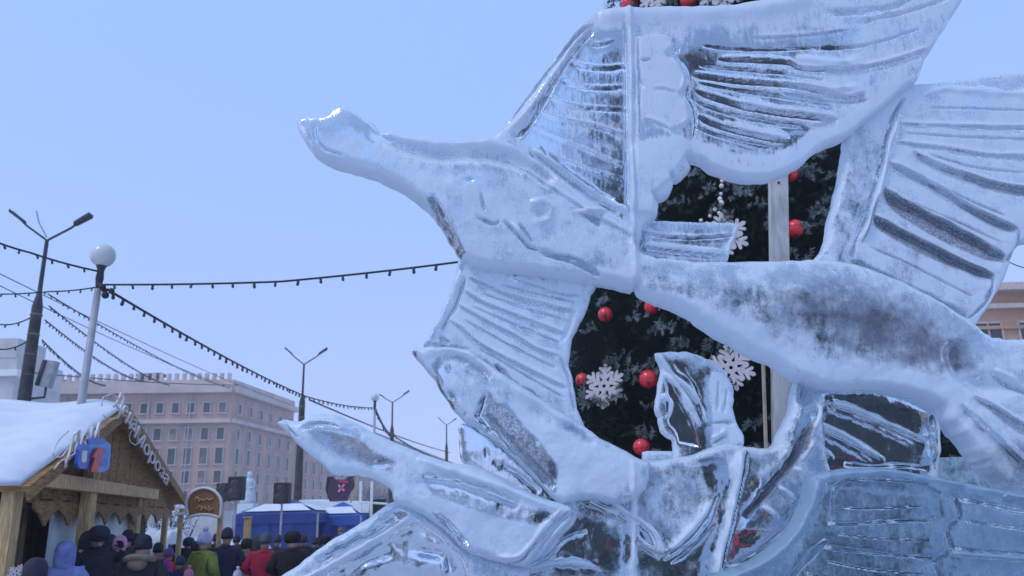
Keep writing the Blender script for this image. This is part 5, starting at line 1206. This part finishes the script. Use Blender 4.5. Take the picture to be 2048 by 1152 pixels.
def body_mesh(kind):
    v = [(0, 0, .93), (0, 0, 1.12), (0, .01, 1.34), (0, .015, 1.46), (0, -.005, 1.53)]; e = [(0, 1), (1, 2), (2, 3), (3, 4)]; r = [(.14, .11), (.13, .10), (.16, .11), (.065, .06), (.058, .058)]
    for s in (-1, 1):
        b = len(v); v += arm_pts(kind, s); e += [(2, b), (b, b+1), (b+1, b+2)]; r += [.065, .05, .036]
        b = len(v); v += [(s*.10, 0, .86), (s*.115, -.02, .48), (s*.12, .02, .10), (s*.13, -.13, .045)]; e += [(0, b), (b, b+1), (b+1, b+2), (b+2, b+3)]; r += [.095, .07, .05, .042]
    me = skin_mesh('body', v, e, r)
    b = MB(); b.ball((0, -.015, 1.645), 1, 16, 12, (.082, .102, .118)); b.ball((0, .02, 1.58), 1, 12, 8, (.074, .075, .09))
    b.ball((0, -.118, 1.635), 1, 8, 6, (.014, .022, .022)); b.ball((0, -.098, 1.585), 1, 10, 6, (.028, .012, .008)); b.ball((0, -.085, 1.55), 1, 8, 6, (.035, .03, .025))
    for s in (-1, 1): b.ball((s*.08, .0, 1.64), 1, 8, 6, (.012, .022, .034)); b.ball((s*.030, -.100, 1.672), 1, 8, 6, (.02, .01, .008))
    bm = bmesh.new(); bm.from_mesh(me); t = b.mesh('h', True); bm.from_mesh(t); bm.to_mesh(me); bm.free(); bpy.data.meshes.remove(t)
    me.polygons.foreach_set('use_smooth', [True]*len(me.polygons))
    mi = [0 if (p.center.z > 1.47) else 1 for p in me.polygons]
    me.materials.append(SKIN); me.materials.append(mat('dark_trousers', (.022, .022, .03), .85)); me.polygons.foreach_set('material_index', mi); return me
def jacket_mesh(kind, long):
    h = .62 if long else .80
    v = [(0, 0, 1.10), (0, 0, h+.12), (0, 0, h), (0, .005, 1.32), (0, .01, 1.44), (0, .012, 1.525)]; e = [(0, 1), (1, 2), (0, 3), (3, 4), (4, 5)]
    r = [(.20, .155), (.215, .17), (.20, .155), (.205, .15), (.15, .12), (.092, .095)]
    for s in (-1, 1):
        b = len(v); p = arm_pts(kind, s); q = Vector(p[1]).lerp(Vector(p[2]), .85); v += [p[0], p[1], tuple(q)]; e += [(3, b), (b, b+1), (b+1, b+2)]; r += [.088, .082, .06]
    me = skin_mesh('jacket', v, e, r, sub=2); rg = np.random.default_rng(3)
    for q in me.vertices:                  # folds and quilting
        c = q.co; n_ = Vector((c.x, c.y, 0)); l = n_.length
        if l < 1e-4: continue
        d = (.006*math.sin(c.z*(95 if long else 60))+.012*math.sin(c.z*19+c.x*23)*math.sin(c.x*31+c.y*17)+.004*rg.normal()); q.co = c+n_/l*d
    return me
def hat_mesh(kind):
    b = MB()
    if kind == 'beanie': b.lathe([(.096, 1.61), (.107, 1.615), (.109, 1.68), (.103, 1.69), (.099, 1.74), (.075, 1.785), (.035, 1.81), (.004, 1.815)], (0, .008, 0), 16, .94, 1.10)
    if kind == 'pom': b.lathe([(.096, 1.61), (.108, 1.615), (.110, 1.68), (.103, 1.69), (.097, 1.75), (.07, 1.79), (.02, 1.82)], (0, .008, 0), 16, .94, 1.10); b.ball((0, .0, 1.85), .045, 10, 7)
    if kind == 'fur': b.lathe([(.10, 1.59), (.135, 1.62), (.145, 1.70), (.13, 1.75), (.10, 1.79), (.05, 1.81), (.004, 1.815)], (0, -.01, 0), 16, .9, 1.05)
    return b.mesh('hat', True)
def hood_mesh(up):
    b = MB()
    if up:
        pr = [(.125, 1.46), (.14, 1.54), (.138, 1.62), (.134, 1.70), (.115, 1.77), (.07, 1.82), (.004, 1.835)]
        n = 18; vs = []; 
        for r, z in pr:
            for k in range(n+1):
                th = rad(-90+38)+rad(360-76)*k/n; vs.append((r*math.cos(th)*.92, .005+r*math.sin(th)*1.05, z))
        fs = [(i*(n+1)+k, i*(n+1)+k+1, (i+1)*(n+1)+k+1, (i+1)*(n+1)+k) for i in range(len(pr)-1) for k in range(n)]
        b.add(vs, fs)
    else:
        ring = [(.13*math.cos(a)*1.15, .05+.10*math.sin(a)*1.1, 1.475+.035*math.sin(a)) for a in [i*math.pi/9 for i in range(19)]]
        b.tube(ring, .05, 8, False); b.ball((0, .14, 1.42), .1, 10, 7, (1.2, .6, .9))
    return b.mesh('hood', True)
def glove_mesh():
    b = MB(); b.ball((0, 0, -.045), .045, 10, 7, (.85, .5, 1.15))
    for i, (x, l) in enumerate(((-.028, .055), (-.010, .068), (.010, .064), (.027, .050))): b.tube([(x, 0, -.075), (x*1.1, -.006, -.075-l*.55), (x*1.1, -.024, -.075-l)], [.0115, .0105, .008], 6)
    b.tube([(-.03, -.005, -.035), (-.055, -.02, -.06), (-.052, -.034, -.085)], [.014, .012, .009], 6); return b.mesh('glove', True)
BODY = {k: body_mesh(k) for k in ('down', 'pocket', 'up')}
JACK = {(k, l): jacket_mesh(k, l) for k in ('down', 'pocket', 'up') for l in (0, 1)}
HATS = {k: hat_mesh(k) for k in ('beanie', 'pom', 'fur')}; HOOD = {u: hood_mesh(u) for u in (0, 1)}; GLOVE = glove_mesh()
EYE = MB().ball((0, 0, 0), .009, 8, 6).mesh('eye', True, [BLACK])
for m in list(JACK.values())+list(HATS.values())+list(HOOD.values())+[GLOVE]: m.materials.append(None)
CLO = {}
def cloth(c, pat=None):
    k = 'cloth_%02d' % len(CLO)
    if (c, pat) not in CLO: CLO[(c, pat)] = mat(k, c, .8, .14, 9, bump=.25, col2=pat)
    return CLO[(c, pat)]
def dress(nm, me, par, c, pat=None):
    o = bpy.data.objects.new(nm, me); COL.objects.link(o); o.parent = par
    o.material_slots[0].link = 'OBJECT'; o.material_slots[0].material = cloth(c, pat); return o
def person(px, py, Y, wide, lab, jc, hat, hc, face=170, arm='pocket', long=1, hood=None, hoodc=None, pat=None):
    Y *= 1.18 if px > 300 else 1.0; py += 6 if px > 300 else 2
    z = P(px, py, Y).z; top = 1.87 if hat == 'pom' else (1.835 if hood == 1 else 1.815); s = max(.55, z/top)
    f = P(px, py, Y); t = thing('person', lab, 'person', (f.x, Y, 0), rad(face)); t.scale = (s*wide, s*wide, s)
    b = bpy.data.objects.new('body', BODY[arm]); COL.objects.link(b); b.parent = t
    dress('jacket', JACK[(arm, long)], t, jc, pat)
    if hat: dress('hat', HATS[hat], t, hc)
    if hood is not None: dress('hood', HOOD[hood], t, hoodc or jc)
    for sx in (-1, 1):
        g = dress('glove', GLOVE, t, (.03, .03, .04)); w = arm_pts(arm, sx)[2]; e = arm_pts(arm, sx)[1]; g.location = w
        d = (Vector(w)-Vector(e)).normalized(); g.rotation_euler = d.to_track_quat('-Z', 'Y').to_euler()
        if sx > 0: g.scale = (-1, 1, 1)
    if abs(face) < 80:
        for sx in (-1, 1): q = bpy.data.objects.new('eye', EYE); COL.objects.link(q); q.parent = t; q.location = (sx*.030, -.103, 1.664)
    return t
person(134, 1078, 10.2, 1.12, 'person in a pale blue hooded coat standing before the hut pole', (.20, .24, .52), None, None, 195, hood=1, pat=(.27, .33, .62))
person(75, 1112, 9.0, 1.15, 'person in a dark plum coat with hood up at the bottom left', (.035, .025, .05), None, None, 150, hood=1)
person(200, 1048, 11.2, 1.12, 'tall person in a dark parka raising both arms beside the hut post', (.018, .020, .032), 'fur', (.02, .025, .05), 40, 'up', hood=0)
person(242, 1068, 11.4, 1.0, 'person in a pink knitted hat and black coat with white pattern', (.02, .02, .025), 'beanie', (.60, .27, .42), 165, pat=(.30, .30, .32))
person(258, 1056, 13.0, 1.0, 'person in a dark hat half hidden behind the pink knitted hat', (.03, .05, .06), 'beanie', (.02, .02, .04), 180)
person(289, 1066, 10.4, 1.18, 'person in a black parka with fur trimmed hood and navy beanie', (.012, .014, .022), 'beanie', (.012, .014, .035), 185, hood=0, hoodc=(.20, .15, .12))
person(318, 1078, 11.6, 1.0, 'person in a dark hat and magenta jacket beside the black parka', (.45, .02, .26), 'beanie', (.015, .02, .04), 180, long=0)
person(340, 1084, 12.2, 1.0, 'child in a red jacket and purple hat', (.55, .05, .03), 'pom', (.16, .10, .32), 170)
person(362, 1104, 11.0, 1.0, 'child in navy standing left of the olive green coat', (.03, .035, .13), 'beanie', (.04, .06, .12), 175)
person(379, 1126, 10.0, 1.0, 'small child in a pink striped hat at the bottom edge', (.06, .05, .16), 'pom', (.50, .16, .26), 160)
person(412, 1050, 10.8, 1.12, 'person in an olive green coat with pale purple pompom hat', (.15, .19, .03), 'pom', (.42, .38, .58), 150, pat=(.22, .25, .05))
person(393, 1076, 12.2, 1.0, 'person in dark clothes behind the left shoulder of the olive green coat', (.018, .02, .04), 'beanie', (.02, .025, .04), 180)
person(456, 1048, 11.6, 1.05, 'tall person in a dark navy coat right of the olive green coat', (.016, .018, .05), 'beanie', (.03, .028, .05), 190)
person(494, 1070, 12.4, 1.0, 'person in a beige coat with round black fur hat', (.22, .18, .15), 'fur', (.010, .010, .012), 180, pat=(.28, .24, .2))
person(476, 1128, 10.0, 1.0, 'small child in a pale lilac hat at the bottom edge beside beige coat', (.05, .06, .18), 'pom', (.42, .40, .52), 180)
person(532, 1058, 11.4, 1.14, 'person in a crimson red coat with a grey hat', (.36, .012, .04), 'beanie', (.07, .10, .11), 185, pat=(.42, .02, .05))
person(586, 1054, 11.0, 1.2, 'broad person in a black fur coat beside the crimson red coat', (.010, .010, .012), 'fur', (.012, .010, .014), 190)
person(556, 1062, 14.5, 1.0, 'person in dark clothes behind the crimson coat and black fur coat', (.03, .025, .06), 'beanie', (.06, .04, .10), 180)
person(652, 1062, 13.0, 1.0, 'person in a round black hat half hidden by the ice block edge', (.02, .03, .05), 'fur', (.012, .012, .016), 185)
person(682, 1048, 24, 1.15, 'distant person in dark clothes before the bright blue tent', (.04, .03, .05), 'beanie', (.18, .08, .04), 170)
person(628, 1108, 10.6, 1.0, 'child in a teal grey hat beside the ice block at the bottom edge', (.03, .05, .06), 'beanie', (.10, .16, .18), 180)
rr_ = random.Random(9)
for i, (px, py, lab) in enumerate([
  (182,1058,'dark hooded person behind the raised arms at the hut post'), (222,1066,'dark hatted person between raised arms and pink hat'), (272,1064,'dark hatted person just left of the fur trimmed hood'), (305,1070,'person in grey behind the magenta jacket'),
  (350,1082,'small dark figure between red jacket and navy child'), (378,1068,'dark hatted person left of the left shoulder of the olive coat'), (434,1060,'dark figure between olive coat and tall navy coat'), (474,1064,'dark hooded figure between navy coat and beige coat'), (512,1066,'dark figure between beige coat and crimson coat'), (608,1062,'dark hatted figure right of the black fur coat'), (632,1068,'dark figure between fur coat and the ice edge')]):
    person(px, py, (13.6+i % 4)*(1 if px > 300 else .84), 1.1, lab, rr_.choice([(.015,.016,.022),(.03,.02,.035),(.02,.03,.05),(.05,.05,.055)]), rr_.choice(['beanie','fur','beanie']), rr_.choice([(.012,.012,.016),(.03,.03,.06),(.05,.02,.03)]), rr_.uniform(140,220), rr_.choice(['pocket','down']), 1, rr_.choice([0, 0, 1]), rr_.choice([(.05,.045,.045),(.02,.02,.03)]))
if HAZE: add_haze()
